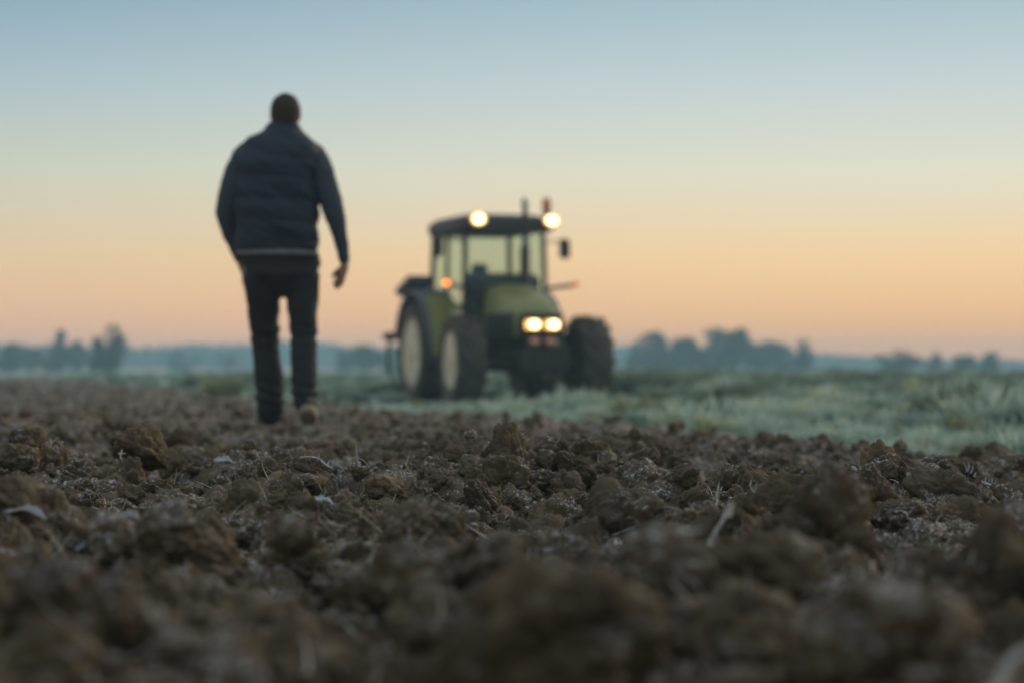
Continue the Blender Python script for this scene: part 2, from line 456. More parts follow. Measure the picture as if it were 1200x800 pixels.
class B:
    """bmesh collector"""
    def __init__(s): s.bm = bmesh.new()

    def box(s, c, d, rot=(0, 0, 0), bev=0.0, taper=None):
        r = bmesh.ops.create_cube(s.bm, size=1.0)
        vs = r['verts']
        for v in vs:
            if taper and v.co.z > 0:
                v.co.x *= taper[0]; v.co.y *= taper[1]
        mtx = Matrix.Translation(c) @ Euler(rot).to_matrix().to_4x4() @ Matrix.Diagonal((*d, 1))
        bmesh.ops.transform(s.bm, matrix=mtx, verts=vs)
        if bev:
            es = list({e for v in vs for e in v.link_edges})
            bmesh.ops.bevel(s.bm, geom=es, offset=bev, segments=2, affect='EDGES')
        return s

    def tube(s, pts, rad, n=10, cap=True):
        pts = [Vector(p) for p in pts]
        if not hasattr(rad, '__len__'): rad = [rad] * len(pts)
        rings = []
        a = None
        for i, p in enumerate(pts):
            d = (pts[min(i + 1, len(pts) - 1)] - pts[max(i - 1, 0)]).normalized()
            if a is None:
                a = d.cross(Vector((0, 0, 1)) if abs(d.z) < 0.8 else Vector((0, 1, 0))).normalized()
            else:
                a = (a - d * a.dot(d)).normalized()
            b = d.cross(a)
            r = rad[i]
            ra, rb = (r if hasattr(r, '__len__') else (r, r))
            rings.append([s.bm.verts.new(p + a * math.cos(t * 2 * math.pi / n) * ra + b * math.sin(t * 2 * math.pi / n) * rb) for t in range(n)])
        for i in range(len(rings) - 1):
            for t in range(n):
                s.bm.faces.new((rings[i][t], rings[i][(t + 1) % n], rings[i + 1][(t + 1) % n], rings[i + 1][t]))
        if cap:
            s.bm.faces.new(list(reversed(rings[0]))); s.bm.faces.new(rings[-1])
        return s

    def lathe(s, prof, n=32, axis='X', c=(0, 0, 0)):
        """prof: list of (along, radius)"""
        rings = []
        for a, r in prof:
            ring = []
            for t in range(n):
                an = t * 2 * math.pi / n
                u, v = math.cos(an) * r, math.sin(an) * r
                p = {'X': (a, u, v), 'Y': (u, a, v), 'Z': (u, v, a)}[axis]
                ring.append(s.bm.verts.new((p[0] + c[0], p[1] + c[1], p[2] + c[2])))
            rings.append(ring)
        for i in range(len(rings) - 1):
            for t in range(n):
                s.bm.faces.new((rings[i][t], rings[i][(t + 1) % n], rings[i + 1][(t + 1) % n], rings[i + 1][t]))
        s.bm.faces.new(list(reversed(rings[0]))); s.bm.faces.new(rings[-1])
        return s

    def sections(s, secs, n=24, p=2.0):
        """secs: (cx,cy,cz,rx,ry) horizontal superellipse rings, bottom to top"""
        rings = []
        for cx, cy, cz, rx, ry in secs:
            ring = []
            for t in range(n):
                an = t * 2 * math.pi / n
                cu, su = math.cos(an), math.sin(an)
                ring.append(s.bm.verts.new((cx + rx * math.copysign(abs(cu) ** (2 / p), cu), cy + ry * math.copysign(abs(su) ** (2 / p), su), cz)))
            rings.append(ring)
        for i in range(len(rings) - 1):
            for t in range(n):
                s.bm.faces.new((rings[i][t], rings[i][(t + 1) % n], rings[i + 1][(t + 1) % n], rings[i + 1][t]))
        s.bm.faces.new(list(reversed(rings[0]))); s.bm.faces.new(rings[-1])
        return s

    def ball(s, c, r, sub=3):
        rr = bmesh.ops.create_icosphere(s.bm, subdivisions=sub, radius=1.0)
        r = r if hasattr(r, '__len__') else (r, r, r)
        bmesh.ops.transform(s.bm, matrix=Matrix.Translation(c) @ Matrix.Diagonal((*r, 1)), verts=rr['verts'])
        return s

    def sheet(s, pts, th):
        """closed polygon (list of 3D points) thickened along its normal"""
        vs = [s.bm.verts.new(p) for p in pts]
        f = s.bm.faces.new(vs); f.normal_update()
        nrm = f.normal.copy() * th
        r = bmesh.ops.extrude_face_region(s.bm, geom=[f])
        nv = [g for g in r['geom'] if isinstance(g, bmesh.types.BMVert)]
        bmesh.ops.translate(s.bm, vec=nrm, verts=nv)
        return s

    def done(s, name, material, parent=None, smooth=True, sharp=40):
        bmesh.ops.recalc_face_normals(s.bm, faces=s.bm.faces)
        if smooth:
            for f in s.bm.faces: f.smooth = True
            for e in s.bm.edges:
                if len(e.link_faces) == 2 and e.calc_face_angle(0) > R(sharp): e.smooth = False
        me = bpy.data.meshes.new(name); s.bm.to_mesh(me); s.bm.free()
        me.materials.append(material)
        return link(bpy.data.objects.new(name, me), parent)


def remesh(o, voxel, smooth_it=4, fold=None):
    """union of the overlapping shapes in o as one continuous skin"""
    m = o.modifiers.new("r", 'REMESH'); m.mode = 'VOXEL'; m.voxel_size = voxel; m.use_smooth_shade = True
    if smooth_it:
        s = o.modifiers.new("s", 'SMOOTH'); s.iterations = smooth_it; s.factor = 0.5
    dg = bpy.context.evaluated_depsgraph_get(); dg.update()
    me = bpy.data.meshes.new_from_object(o.evaluated_get(dg))
    old = o.data; mats = list(old.materials)
    o.modifiers.clear(); o.data = me
    me.materials.clear()
    for mm in mats: me.materials.append(mm)
    bpy.data.meshes.remove(old)
    if fold:
        n = len(me.vertices)
        co = np.empty(n * 3, dtype=np.float32); me.vertices.foreach_get("co", co); co = co.reshape(-1, 3)
        no = np.empty(n * 3, dtype=np.float32); me.vertices.foreach_get("normal", no); no = no.reshape(-1, 3)
        co = co + no * fold(co)[:, None]
        me.vertices.foreach_set("co", co.ravel().astype(np.float32)); me.update()
    me.polygons.foreach_set("use_smooth", np.ones(len(me.polygons), dtype=bool))
    return o


def copy_tree(o, parent=None):
    c = o.copy(); COL.objects.link(c); c.parent = parent
    for ch in list(o.children):
        copy_tree(ch, c)
    return c


# ------------------------------------------------------------------ ground sheet under everything
GZ = -0.11
def ground_sheet():
    ys = np.concatenate([np.linspace(-12, 8, 12), np.geomspace(8.5, 700, 110)])
    xs = np.linspace(-1, 1, 90)
    X = np.outer(np.maximum(np.abs(ys) * 0.48 + 6, 14), xs); Y = np.repeat(ys[:, None], len(xs), 1)
    Z = GZ + 0.03 * fbm(X * 0.5, Y * 0.5, 3, 71) - 0.01
    k = np.clip((edge_x(Y) + 0.25 - X) / 0.5, 0, 1)
    k = k * (Y < 125)
    Z = Z - 0.10 * k
    v = np.stack([X, Y, Z], -1).reshape(-1, 3)
    nr, nc = len(ys), len(xs)
    i = (np.arange(nr - 1)[:, None] * nc + np.arange(nc - 1)[None]).ravel()
    f = np.stack([i, i + 1, i + nc + 1, i + nc], 1)
    o = from_np("crop_field", v, f, M['crop_ground'], smooth=True)
    return tag(o, "flat frosty green field stretching to the misty horizon", None, None, "structure")


M['crop_ground'] = leaf_material("frosty_low_sward", [(0.30, (0.14, 0.19, 0.12)), (0.50, (0.26, 0.32, 0.24)), (0.70, (0.36, 0.41, 0.32))], 0.35, 0.4, 0.0, 2.0)
ground_sheet()


# ------------------------------------------------------------------ ploughed field
def ploughed():
    ys = np.concatenate([np.geomspace(1.0, 14.0, 1050), np.geomspace(14.05, 120, 260)])
    nc = 620
    xs = np.linspace(-1, 1, nc)
    hw = 0.25 * ys + 0.55
    Xf = np.outer(hw, xs)
    Y = np.repeat(ys[:, None], nc, 1)
    Z = H(Xf, Y)
    v = np.stack([Xf, Y, Z], -1).reshape(-1, 3)
    nr = len(ys)
    i = (np.arange(nr - 1)[:, None] * nc + np.arange(nc - 1)[None])
    # drop what lies well under the crop
    keep = (Xf[:-1, :-1] < edge_x(Y[:-1, :-1]) + 0.9)
    i = i[keep]
    f = np.stack([i, i + 1, i + nc + 1, i + nc], 1)
    used = np.unique(f); remap = np.zeros(len(v), dtype=np.int64); remap[used] = np.arange(len(used))
    o = from_np("ploughed_field", v[used], remap[f], M['soil'], smooth=True)
    tag(o, "freshly ploughed brown soil broken into clods with light frost", None, None, "structure")
    return o


field = ploughed()


def side_soil():
    """the ploughed soil goes on beside and behind the finely built strip"""
    ys = np.concatenate([np.linspace(-10, 1, 60), np.geomspace(1.1, 122, 260)])
    nc = 200
    xs = np.linspace(0, 1, nc)
    left = -(0.46 * np.abs(ys) + 6)
    right = np.minimum(edge_x(ys) + 0.5, 0.46 * np.abs(ys) + 6)
    X = left[:, None] + (right - left)[:, None] * xs[None]
    Y = np.repeat(ys[:, None], nc, 1)
    Z = H(X, np.maximum(Y, 2.4))
    hw = 0.25 * Y + 0.55
    inside = np.clip((hw - np.abs(X)) / 0.3 + 0.5, 0, 1) * (Y > 1.0) * 1.0
    Z = Z - 0.09 - 0.06 * inside - 0.12 * np.exp(-(Y / 1.5) ** 2)
    Z = np.where(np.abs(X) > hw, Z + 0.09, Z)
    v = np.stack([X, Y, Z], -1).reshape(-1, 3)
    i = (np.arange(len(ys) - 1)[:, None] * nc + np.arange(nc - 1)[None]).ravel()
    f = np.stack([i, i + 1, i + nc + 1, i + nc], 1)
    o = from_np("soil_ground", v, f, M['soil'], smooth=True)
    tag(o, "brown ploughed soil spreading out to both sides of the camera", None, None, "structure")


side_soil()


# ------------------------------------------------------------------ clods
def clod_mesh(name, seed, sub=4):
    rng = np.random.default_rng(seed)
    bm = bmesh.new(); bmesh.ops.create_icosphere(bm, subdivisions=sub, radius=1.0)
    me = bpy.data.meshes.new(name); bm.to_mesh(me); bm.free()
    n = len(me.vertices); co = np.empty(n * 3, dtype=np.float32); me.vertices.foreach_get("co", co); co = co.reshape(-1, 3)
    d = co / np.linalg.norm(co, axis=1, keepdims=True)
    r = np.ones(n) * 1.05
    for _ in range(11):                       # broken faces
        nv = rng.normal(size=3); nv /= np.linalg.norm(nv)
        off = rng.uniform(0.62, 1.0)
        dt = d @ nv
        r = np.where(dt > 0.05, np.minimum(r, off / np.maximum(dt, 0.05)), r)
    r = r * (1 + 0.30 * fbm3(d * 1.6 + seed * 3.1, 2, seed))
    wp = d + 0.12 * np.stack([fbm3(d * 4 + 3 * j, 2, seed + j) for j in range(3)], 1)
    r = r + 0.30 * grains(wp * 2.2, seed + 3) + 0.15 * grains(wp * 5.5, seed + 4) + 0.06 * grains(wp * 12, seed + 6) - 0.22
    r = r + 0.10 * fbm3(d * 9 + seed, 3, seed + 9, 0.7)
    sc = np.array([rng.uniform(0.85, 1.2), rng.uniform(0.8, 1.1), rng.uniform(0.6, 0.85)])
    co = d * r[:, None] * sc
    me.vertices.foreach_set("co", co.astype(np.float32).ravel())
    me.polygons.foreach_set("use_smooth", np.ones(len(me.polygons), dtype=bool))
    me.materials.append(M['soil']); me.update()
    return me


CL = [clod_mesh("clod", 200 + k, 5) for k in range(14)]
CLs = [clod_mesh("clod", 300 + k, 3) for k in range(8)]


def put_clod(x, y, s, me, name="clod", parent=field, sink=0.35, z=None, rot=None):
    o = bpy.data.objects.new(name, me); link(o, parent)
    zz = (Hs(x, y) if z is None else z)
    o.location = (x, y, zz + s * (0.6 - sink))
    o.rotation_euler = rot or (random.uniform(-.5, .5), random.uniform(-.5, .5), random.uniform(0, 6.28))
    o.scale = (s * random.uniform(.85, 1.2), s * random.uniform(.85, 1.15), s * random.uniform(.8, 1.1))
    return o


def px(x, Y): return (x - 600.0) / FPX * Y


# big clods as single pieces of the ploughed ground, nearest and largest first
N_BIG = 288
sources = []
rb = np.random.default_rng(5)
cnt = 0
while cnt < N_BIG:
    Y = float(np.exp(rb.uniform(math.log(1.9), math.log(12.0))))
    X = rb.uniform(-1, 1) * (0.22 * Y + 0.1)
    if X > edge_x(Y) - 0.1: continue
    if 10.6 < Y < 14.8 and -1.65 < X < -0.85: continue
    s = 0.022 + 0.055 * rb.random() ** 2.2
    if Y > 7.5: s *= 0.65
    if Y < 4.8: s = min(s, 0.045)
    if Y < 2.6: s = min(s, 0.04)
    o = put_clod(X, Y, s, CL[cnt % 14] if Y < 11 else CLs[cnt % 8], sink=(0.9 if Y < 5.5 else 0.35))
    if len(sources) < 14 and cnt % 14 == len(sources) and Y < 11: sources.append(o)
    cnt += 1
small_src = [None] * 0
k = 0
while len(small_src) < 8:
    o = put_clod(-2.2 + 0.55 * len(small_src), 14.5 + 0.7 * (len(small_src) % 3) + 1.2, 0.07, CLs[len(small_src)])
    small_src.append(o)


def scatter(name, pts, rots, scales, idx, srcs, parent, label=None, kind="stuff"):
    me = bpy.data.meshes.new(name)
    n = len(pts)
    me.vertices.add(n); me.vertices.foreach_set("co", np.asarray(pts, dtype=np.float32).ravel())
    for an, ty, dat in (("rot", 'FLOAT_VECTOR', rots), ("scl", 'FLOAT_VECTOR', scales)):
        a = me.attributes.new(an, ty, 'POINT'); a.data.foreach_set("vector", np.asarray(dat, dtype=np.float32).ravel())
    a = me.attributes.new("idx", 'INT', 'POINT'); a.data.foreach_set("value", np.asarray(idx, dtype=np.int32))
    me.update()
    o = link(bpy.data.objects.new(name, me), parent)
    ng = bpy.data.node_groups.new(name, 'GeometryNodeTree')
    ng.interface.new_socket("Geometry", in_out='INPUT', socket_type='NodeSocketGeometry')
    ng.interface.new_socket("Geometry", in_out='OUTPUT', socket_type='NodeSocketGeometry')
    N = ng.nodes; L = ng.links
    gi = N.new("NodeGroupInput"); go = N.new("NodeGroupOutput")
    iop = N.new("GeometryNodeInstanceOnPoints")
    L.new(gi.outputs[0], iop.inputs["Points"])
    jn = N.new("GeometryNodeJoinGeometry")
    for s in reversed(srcs):
        oi = N.new("GeometryNodeObjectInfo"); oi.transform_space = 'ORIGINAL'
        oi.inputs["Object"].default_value = s; oi.inputs["As Instance"].default_value = True
        L.new(oi.outputs["Geometry"], jn.inputs[0])
    L.new(jn.outputs[0], iop.inputs["Instance"])
    iop.inputs["Pick Instance"].default_value = True

    def attr(nm, ty):
        x = N.new("GeometryNodeInputNamedAttribute"); x.data_type = ty; x.inputs["Name"].default_value = nm
        return [q for q in x.outputs if q.enabled][0]
    L.new(attr("idx", 'INT'), iop.inputs["Instance Index"])
    e2r = N.new("FunctionNodeEulerToRotation")
    L.new(attr("rot", 'FLOAT_VECTOR'), e2r.inputs[0])
    L.new(e2r.outputs[0], iop.inputs["Rotation"])
    L.new(attr("scl", 'FLOAT_VECTOR'), iop.inputs["Scale"])
    L.new(iop.outputs[0], go.inputs[0])
    md = o.modifiers.new("scatter", 'NODES'); md.node_group = ng
    if label: o["label"] = label
    o["kind"] = kind
    return o


def clod_scatter():
    rng = np.random.default_rng(77)
    P, RT, S, I = [], [], [], []

    def batch(n, y0, y1, smin, smax, powr, nsrc, out):
        Y = np.exp(rng.uniform(math.log(y0), math.log(y1), n)) if y1 / y0 < 40 else rng.uniform(y0, y1, n)
        # area-true sampling: lateral range grows with Y
        acc = rng.random(n) < (Y / y1) ** 0.35
        Y = Y[acc]; n = len(Y)
        X = rng.uniform(-1, 1, n) * (0.24 * Y + 0.4)
        ok = X < edge_x(Y) + 0.05
        ok &= ~((Y > 12.4) & (Y < 14.4) & (np.abs(X + 1.25) < 0.33))
        X, Y = X[ok], Y[ok]; n = len(X)
        s = smin + (smax - smin) * rng.random(n) ** powr
        s = np.where(Y < 2.4, np.minimum(s, 0.03), s)
        z = H(X, Y) + s * rng.uniform(-0.05, 0.45, n)
        out[0].append(np.stack([X, Y, z], 1)); out[1].append(rng.uniform(0, 6.28, (n, 3)))
        out[2].append(s[:, None] * rng.uniform(0.75, 1.2, (n, 3))); out[3].append(rng.integers(0, nsrc, n))
    out = [[], [], [], []]
    batch(30000, 1.6, 13, 0.004, 0.026, 2.2, 14, out)
    batch(2600, 1.8, 13, 0.024, 0.075, 2.0, 14, out)
    scatter("small_clods", np.concatenate(out[0]), np.concatenate(out[1]), np.concatenate(out[2]), np.concatenate(out[3]), sources, field)
    out = [[], [], [], []]
    batch(11000, 12.5, 45, 0.012, 0.048, 2.2, 8, out)
    batch(6000, 40, 118, 0.03, 0.085, 1.8, 8, out)
    scatter("far_clods", np.concatenate(out[0]), np.concatenate(out[1]), np.concatenate(out[2]), np.concatenate(out[3]), small_src, field)


clod_scatter()

# a few clods that stand out
def named_clod(xp, yp, Y, s, seed, label, rot=None):
    X = px(xp, Y)
    z = CAM_Z + (HORIZON - yp) / FPX * Y          # height of the clod's top
    o = bpy.data.objects.new("soil_clod", clod_mesh("soil_clod", seed, 5)); link(o)
    o.location = (X, Y, z - s * 0.72); o.scale = (s, s * 0.9, s)
    o.rotation_euler = rot or (0.2, -0.15, seed)
    tag(o, label, "clod", "large clods standing out of the ploughed soil")
    return o


named_clod(32, 503, 8.0, 0.075, 401, "blocky upright clod at the far left edge of the sharp soil")
named_clod(165, 502, 7.6, 0.085, 402, "dark humped clod with a knobbly tip left of the man's feet", (0.1, 0.35, 1.0))
named_clod(360, 533, 6.9, 0.07, 403, "clod with a white frosted crest below the man's feet")
named_clod(455, 556, 6.2, 0.055, 404, "scored reddish clod right of the little white twigs")
named_clod(930, 570, 5.4, 0.105, 405, "smooth dark domed clod right of the forked straw")
named_clod(1110, 548, 6.3, 0.12, 406, "broad split clod crowned with frosty grass near the right edge", (0.3, -0.3, 2.0))
named_clod(1052, 588, 5.5, 0.055, 407, "pointed brown clod just left of the broad split clod")
named_clod(775, 552, 6.8, 0.035, 408, "small pointed clod with a white frosted tip in mid soil")
named_clod(40, 565, 4.6, 0.10, 409, "long sloping clod streaked with frost at the left edge", (0.1, 0.5, 0.3))
named_clod(200, 592, 3.9, 0.06, 410, "rounded brown clod behind the two white stalk bits")
named_clod(340, 606, 3.4, 0.036, 411, "soft blurred round clod left of centre in front of the pale leaf")
named_clod(650, 655, 2.45, 0.105, 412, "largest blurred clod at the bottom middle of the picture", (0.1, 0.1, 0.5))
named_clod(1040, 690, 2.3, 0.10, 413, "big blurred dark clod at the lower right")
named_clod(900, 622, 3.1, 0.075, 414, "blurred brown clod behind the big dark one on the lower right")
named_clod(545, 582, 7.0, 0.045, 415, "lumpy frosted clod right of the scored reddish clod")


# ------------------------------------------------------------------ straw and litter
def blade(p0, p1, r, bend=0.15, seg=4, n=4):
    """tapered bent stalk: verts, faces"""
    p0 = np.array(p0, float); p1 = np.array(p1, float)
    d = p1 - p0; L = np.linalg.norm(d); d /= L
    a = np.cross(d, [0.1, 0.2, 0.97]); a /= max(np.linalg.norm(a), 1e-5); b = np.cross(d, a)
    ang = random.uniform(0, 6.28); side = a * math.cos(ang) + b * math.sin(ang)
    V = []; F = []
    for i in range(seg + 1):
        t = i / seg
        c = p0 + (p1 - p0) * t + side * bend * L * math.sin(math.pi * t)
        rr = r * (1 - 0.65 * t)
        for k in range(n):
            th = 2 * math.pi * k / n
            V.append(c + (a * math.cos(th) + b * math.sin(th)) * rr)
    for i in range(seg):
        for k in range(n):
            q = i * n
            F.append((q + k, q + (k + 1) % n, q + n + (k + 1) % n, q + n + k))
    F.append((0, 1, 2, 3) if n == 4 else tuple(range(n)))
    return V, F


def straw_litter():
    V, F = [], []
    rng = np.random.default_rng(9)
    n = 7000
    Y = np.exp(rng.uniform(math.log(2.2), math.log(22), n)); X = rng.uniform(-1, 1, n) * (0.23 * Y + .2)
    ok = X < edge_x(Y) - 0.05
    # litter lies in drifts
    ok &= (vnoise(X * 1.6, Y * 1.2, 88) > 0.42) | (rng.random(n) < 0.2)
    X, Y = X[ok], Y[ok]; Z = H(X, Y)
    for x, y, z in zip(X, Y, Z):
        L = random.uniform(0.01, 0.05) if random.random() < .82 else random.uniform(.05, .10)
        az = random.uniform(0, 6.28); el = random.uniform(-0.2, 0.9) if random.random() < .85 else random.uniform(.8, 1.4)
        p0 = (x, y, z + 0.010)
        p1 = (x + L * math.cos(az) * math.cos(el), y + L * math.sin(az) * math.cos(el), z + 0.010 + L * math.sin(el))
        v, f = blade(p0, p1, random.uniform(0.0008, 0.0021), random.uniform(0, .25), 3)
        o = len(V); V += v; F += [tuple(q + o for q in ff) for ff in f]
    ob = from_np("straw_litter", V, F, M['straw'], None, True)
    tag(ob, "scattered bits of frosted straw and stubble on the ploughed soil", "straw", None, "stuff")


straw_litter()


def leaf_flake_litter():
    V, F = [], []
    rng = np.random.default_rng(19)
    n = 900
    Y = np.exp(rng.uniform(math.log(2.0), math.log(24), n)); X = rng.uniform(-1, 1, n) * (0.23 * Y + .2)
    ok = X < edge_x(Y) - 0.05
    X, Y = X[ok], Y[ok]; Z = H(X, Y)
    for x, y, z in zip(X, Y, Z):
        L = random.uniform(0.008, 0.026); W = L * random.uniform(.3, .6)
        rt = Euler((random.uniform(-.6, .6), random.uniform(-.6, .6), random.uniform(0, 6.28))).to_matrix()
        o = len(V)
        seg = 4
        for i in range(seg + 1):
            t = i / seg; w = W * math.sin(math.pi * (0.1 + 0.85 * t))
            for sgn in (-1, 0, 1):
                p = rt @ Vector(((t - .5) * L, sgn * w * .5, abs(sgn) * w * .25 + 0.06 * L * math.sin(t * 3.1)))
                V.append((x + p.x, y + p.y, z + 0.014 + p.z))
        for i in range(seg):
            for k in range(2):
                q = o + i * 3 + k
                F.append((q, q + 1, q + 4, q + 3))
    ob = from_np("dry_leaf_litter", V, F, M['frost_leaf'], None, True)
    tag(ob, "small curled frosted leaf scraps lying between the clods", "leaf scraps", None, "stuff")


leaf_flake_litter()


def soil_distance(xp, yp, Y):
    """how far away the soil surface lies in that direction, so that litter rests on it"""
    bpy.context.view_layer.update()
    dg = bpy.context.evaluated_depsgraph_get()
    o = Vector((0, 0, CAM_Z)); d = Vector(((xp - 600.0) / FPX, 1.0, (HORIZON - yp) / FPX)).normalized()
    ok, loc, nrm, ix, ob, mt = SC.ray_cast(dg, o, d, distance=20.0)
    return max(1.2, loc.y - 0.01) if ok else Y


def stalk_thing(name, cat, label, xp, yp, Y, parts, material=None):
    """parts: list of (dx0,dz0,dx1,dz1,r) in photo pixels from the anchor"""
    Y = soil_distance(xp + parts[0][0], yp - parts[0][1], Y)
    s = Y / FPX
    X = px(xp, Y); Z = CAM_Z + (HORIZON - yp) * s
    V, F = [], []
    for a, b, c, d, r in parts:
        dy = random.uniform(-.012, .012)
        v, f = blade((X + a * s, Y, Z + b * s), (X + c * s, Y + dy, Z + d * s), r * s, random.uniform(0, .14), 6, 4)
        o = len(V); V += v; F += [tuple(q + o for q in ff) for ff in f]
    ob = from_np(name, V, F, material or M['straw'], None, True)
    tag(ob, label, cat)
    return ob


stalk_thing("straw_stalk", "straw", "thin upright white straw left of the pale clod near picture centre", 421, 546, 6.6, [(0, 0, -3, 24, 1.8)], M['frost_leaf'])
stalk_thing("frosted_twig", "twig", "curled white frosted twig on the soil below the man", 402, 565, 6.3, [(-2, 18, 4, 6, 1.2), (4, 6, 18, -1, 1.2), (18, -1, 32, 0, 1.3), (14, 0, 20, 9, .8), (-2, 18, -14, 24, 1.4), (-2, 18, -10, 4, 1.0)], M['frost_leaf'])
stalk_thing("frost_crust", "frost", "ragged white rime along the crest of a clod below the man", 352, 536, 6.7, [(0, 0, 14, 2, 1.8), (12, 0, 26, -4, 2), (24, -4, 38, -12, 2.2), (5, 0, 8, 6, 1), (20, -3, 23, 4, 1), (32, -8, 35, -2, 1), (36, -12, 42, -4, 1.6)], M['frost_leaf'])
stalk_thing("straw_stalk", "straw", "slanting dry straw standing up right of centre above the forked one", 844, 574, 6.3, [(0, 0, 14, 28, 1.7), (-3, 0, -1, 11, 1.2)])
stalk_thing("forked_straw", "straw", "broad forked straw bent over the soil right of centre", 832, 625, 4.9, [(0, -14, 20, 22, 4), (20, 22, 26, 38, 6), (14, 14, 24, 36, 3)])
stalk_thing("bent_straw", "straw", "small hooked straw beside the domed dark clod", 884, 576, 6.4, [(0, 0, -5, 8, 1.2), (-5, 8, -3, 14, 1.0), (0, 0, 2, 12, 1.1)], M['frost_leaf'])
stalk_thing("stubble_piece", "straw", "yellowish flattened stubble piece lying right of centre", 792, 622, 4.6, [(0, 0, 30, 3, 4.5), (2, 4, 20, -2, 3.5)])
tuft = [(0, 0, -5, 12, 1.6), (0, 0, 2, 10, 1.4), (4, -2, 8, 7, 1.4), (8, -6, 11, -1, 1.6)]
stalk_thing("frosty_grass_sprig", "grass sprig", "little white grass sprig on top of the broad split clod", 1133, 552, 6.25, tuft, M['frost_leaf'])
tuft = []
for k in range(26):
    t = k / 25
    bx = t * 40; bz = -t * 17 + random.uniform(-2, 2)
    tuft.append((bx, bz, bx + random.uniform(-3, 7), bz + random.uniform(2, 10), random.uniform(.9, 1.7)))
tuft += [(0, 0, 20, -8, 2.5), (18, -8, 42, -17, 2.5)]
stalk_thing("frosted_grass_tuft", "grass tuft", "spiky white frosted grass running down the right side of the split clod", 1152, 566, 6.2, tuft, M['frost_leaf'])
stalk_thing("dead_stem", "stem", "thin pale stem curving over soil below the split clod", 1090, 612, 5.6, [(0, 10, 10, 2, 1.5), (8, 2, 30, -2, 1.6), (28, -2, 46, -10, 1.8)])
stalk_thing("star_straw", "straw", "tiny tan star shaped scrap on the humped clod at left", 142, 537, 7.35, [(0, 0, 1, 11, 1.4), (-3, 6, 5, 6, 1.1), (0, 4, 2, -5, 1.3)])
stalk_thing("white_stalk_bit", "straw", "short blurred white stalk lower left of the soil", 95, 640, 3.5, [(-5, -4, 6, 5, 3.5)], M['frost_leaf'])
stalk_thing("pale_grass_blade", "grass blade", "long pale blurred blade cutting the bottom right corner", 1165, 812, 1.75, [(0, -10, 50, 60, 10)])


def leaf_thing(label, xp, yp, Y, Lp, Wp, rz=0.0, tilt=0.3, material=None):
    Y = soil_distance(xp, yp + 2, Y)
    s = Y / FPX; L = Lp * s; W = Wp * s
    V, F = [], []
    seg = 10; wn = 6
    mt = Euler((tilt, 0.1, rz)).to_matrix()
    for i in range(seg + 1):
        t = i / seg; w = W * (math.sin(math.pi * (0.06 + 0.9 * t)) ** 0.7) * random.uniform(.45, 1.0)
        for k in range(wn + 1):
            u = k / wn * 2 - 1
            p = mt @ Vector(((t - .5) * L, u * w, abs(u) ** 1.5 * w * .5 + 0.12 * L * math.sin(t * 3.2) + 0.03 * L * math.sin(7 * t + 3 * u)))
            V.append((px(xp, Y) + p.x, Y + p.y, CAM_Z + (HORIZON - yp) * s + p.z))
    for i in range(seg):
        for k in range(wn):
            q = i * (wn + 1) + k
            F.append((q, q + 1, q + wn + 2, q + wn + 1))
    o = from_np("frosted_leaf", V, F, material or M['frost_leaf'], None, True)
    md = o.modifiers.new("t", 'SOLIDIFY'); md.thickness = 0.0008
    tag(o, label, "leaf")
    return o


M['teal_leaf'] = mat("pale_teal_frosted_leaf", (0.36, 0.50, 0.50), 0.7, vary=0.2, vscale=30)
M['dull_leaf'] = mat('dull_frosted_leaf', (0.36, 0.35, 0.36), 0.8, vary=0.3, vscale=40)
leaf_thing("white bluish frosted leaf lying on soil left of the man's feet", 262, 541, 7.2, 24, 7, 0.4, 0.6)
leaf_thing("pale teal leaf blade lying below the curled white twig", 376, 588, 5.5, 30, 6, 0.35, 0.5, M['teal_leaf'])
leaf_thing("large white frosted leaf patch at the left edge of the soil", 30, 604, 4.2, 56, 10, -0.3, 0.35, M['dull_leaf'])
leaf_thing("dull white crumpled leaf right of the blurred left patch", 148, 609, 4.2, 44, 7, 0.2, 0.4, M['dull_leaf'])
leaf_thing("small bright dry leaf on the crop edge at far right", 1192, 516, 10.2, 16, 5, 0.9, 0.9)


# ------------------------------------------------------------------ crop and weeds
def tuft_mesh(name, seed, nblade, hgt, spread, width, material, broad=0.0):
    rng = np.random.default_rng(seed)
    V, F = [], []
    for _ in range(nblade):
        a = rng.uniform(0, 6.28); r0 = spread * rng.random() ** .6 * .8
        b = np.array([math.cos(a) * r0, math.sin(a) * r0, 0])
        az = a + rng.uniform(-1, 1); L = hgt * rng.uniform(.45, 1.1); lean = rng.uniform(.15, 1.1)
        w = width * rng.uniform(.6, 1.3)
        side = np.array([-math.sin(az), math.cos(az), 0]) * w
        out = np.array([math.cos(az), math.sin(az), 0])
        o = len(V); seg = 4
        for i in range(seg + 1):
            t = i / seg
            c = b + out * L * math.sin(lean) * t ** 1.6 + np.array([0, 0, 1]) * L * (t - 0.35 * lean * t * t)
            ww = (math.sin(math.pi * (0.12 + 0.86 * t)) if broad else (1 - t * .9))
            V.append(c - side * ww); V.append(c + side * ww)
        for i in range(seg):
            q = o + 2 * i; F.append((q, q + 1, q + 3, q + 2))
    o = from_np(name, V, F, material, None, True)
    return o


def plant_thing(name, cat, label, xp, Y, seed, args, scale=1.0, zc=None):
    o = tuft_mesh(name, seed, *args)
    o.location = (px(xp, Y), Y, GZ - 0.02 if zc is None else zc)
    o.scale = (scale,) * 3
    tag(o, label, cat)
    return o


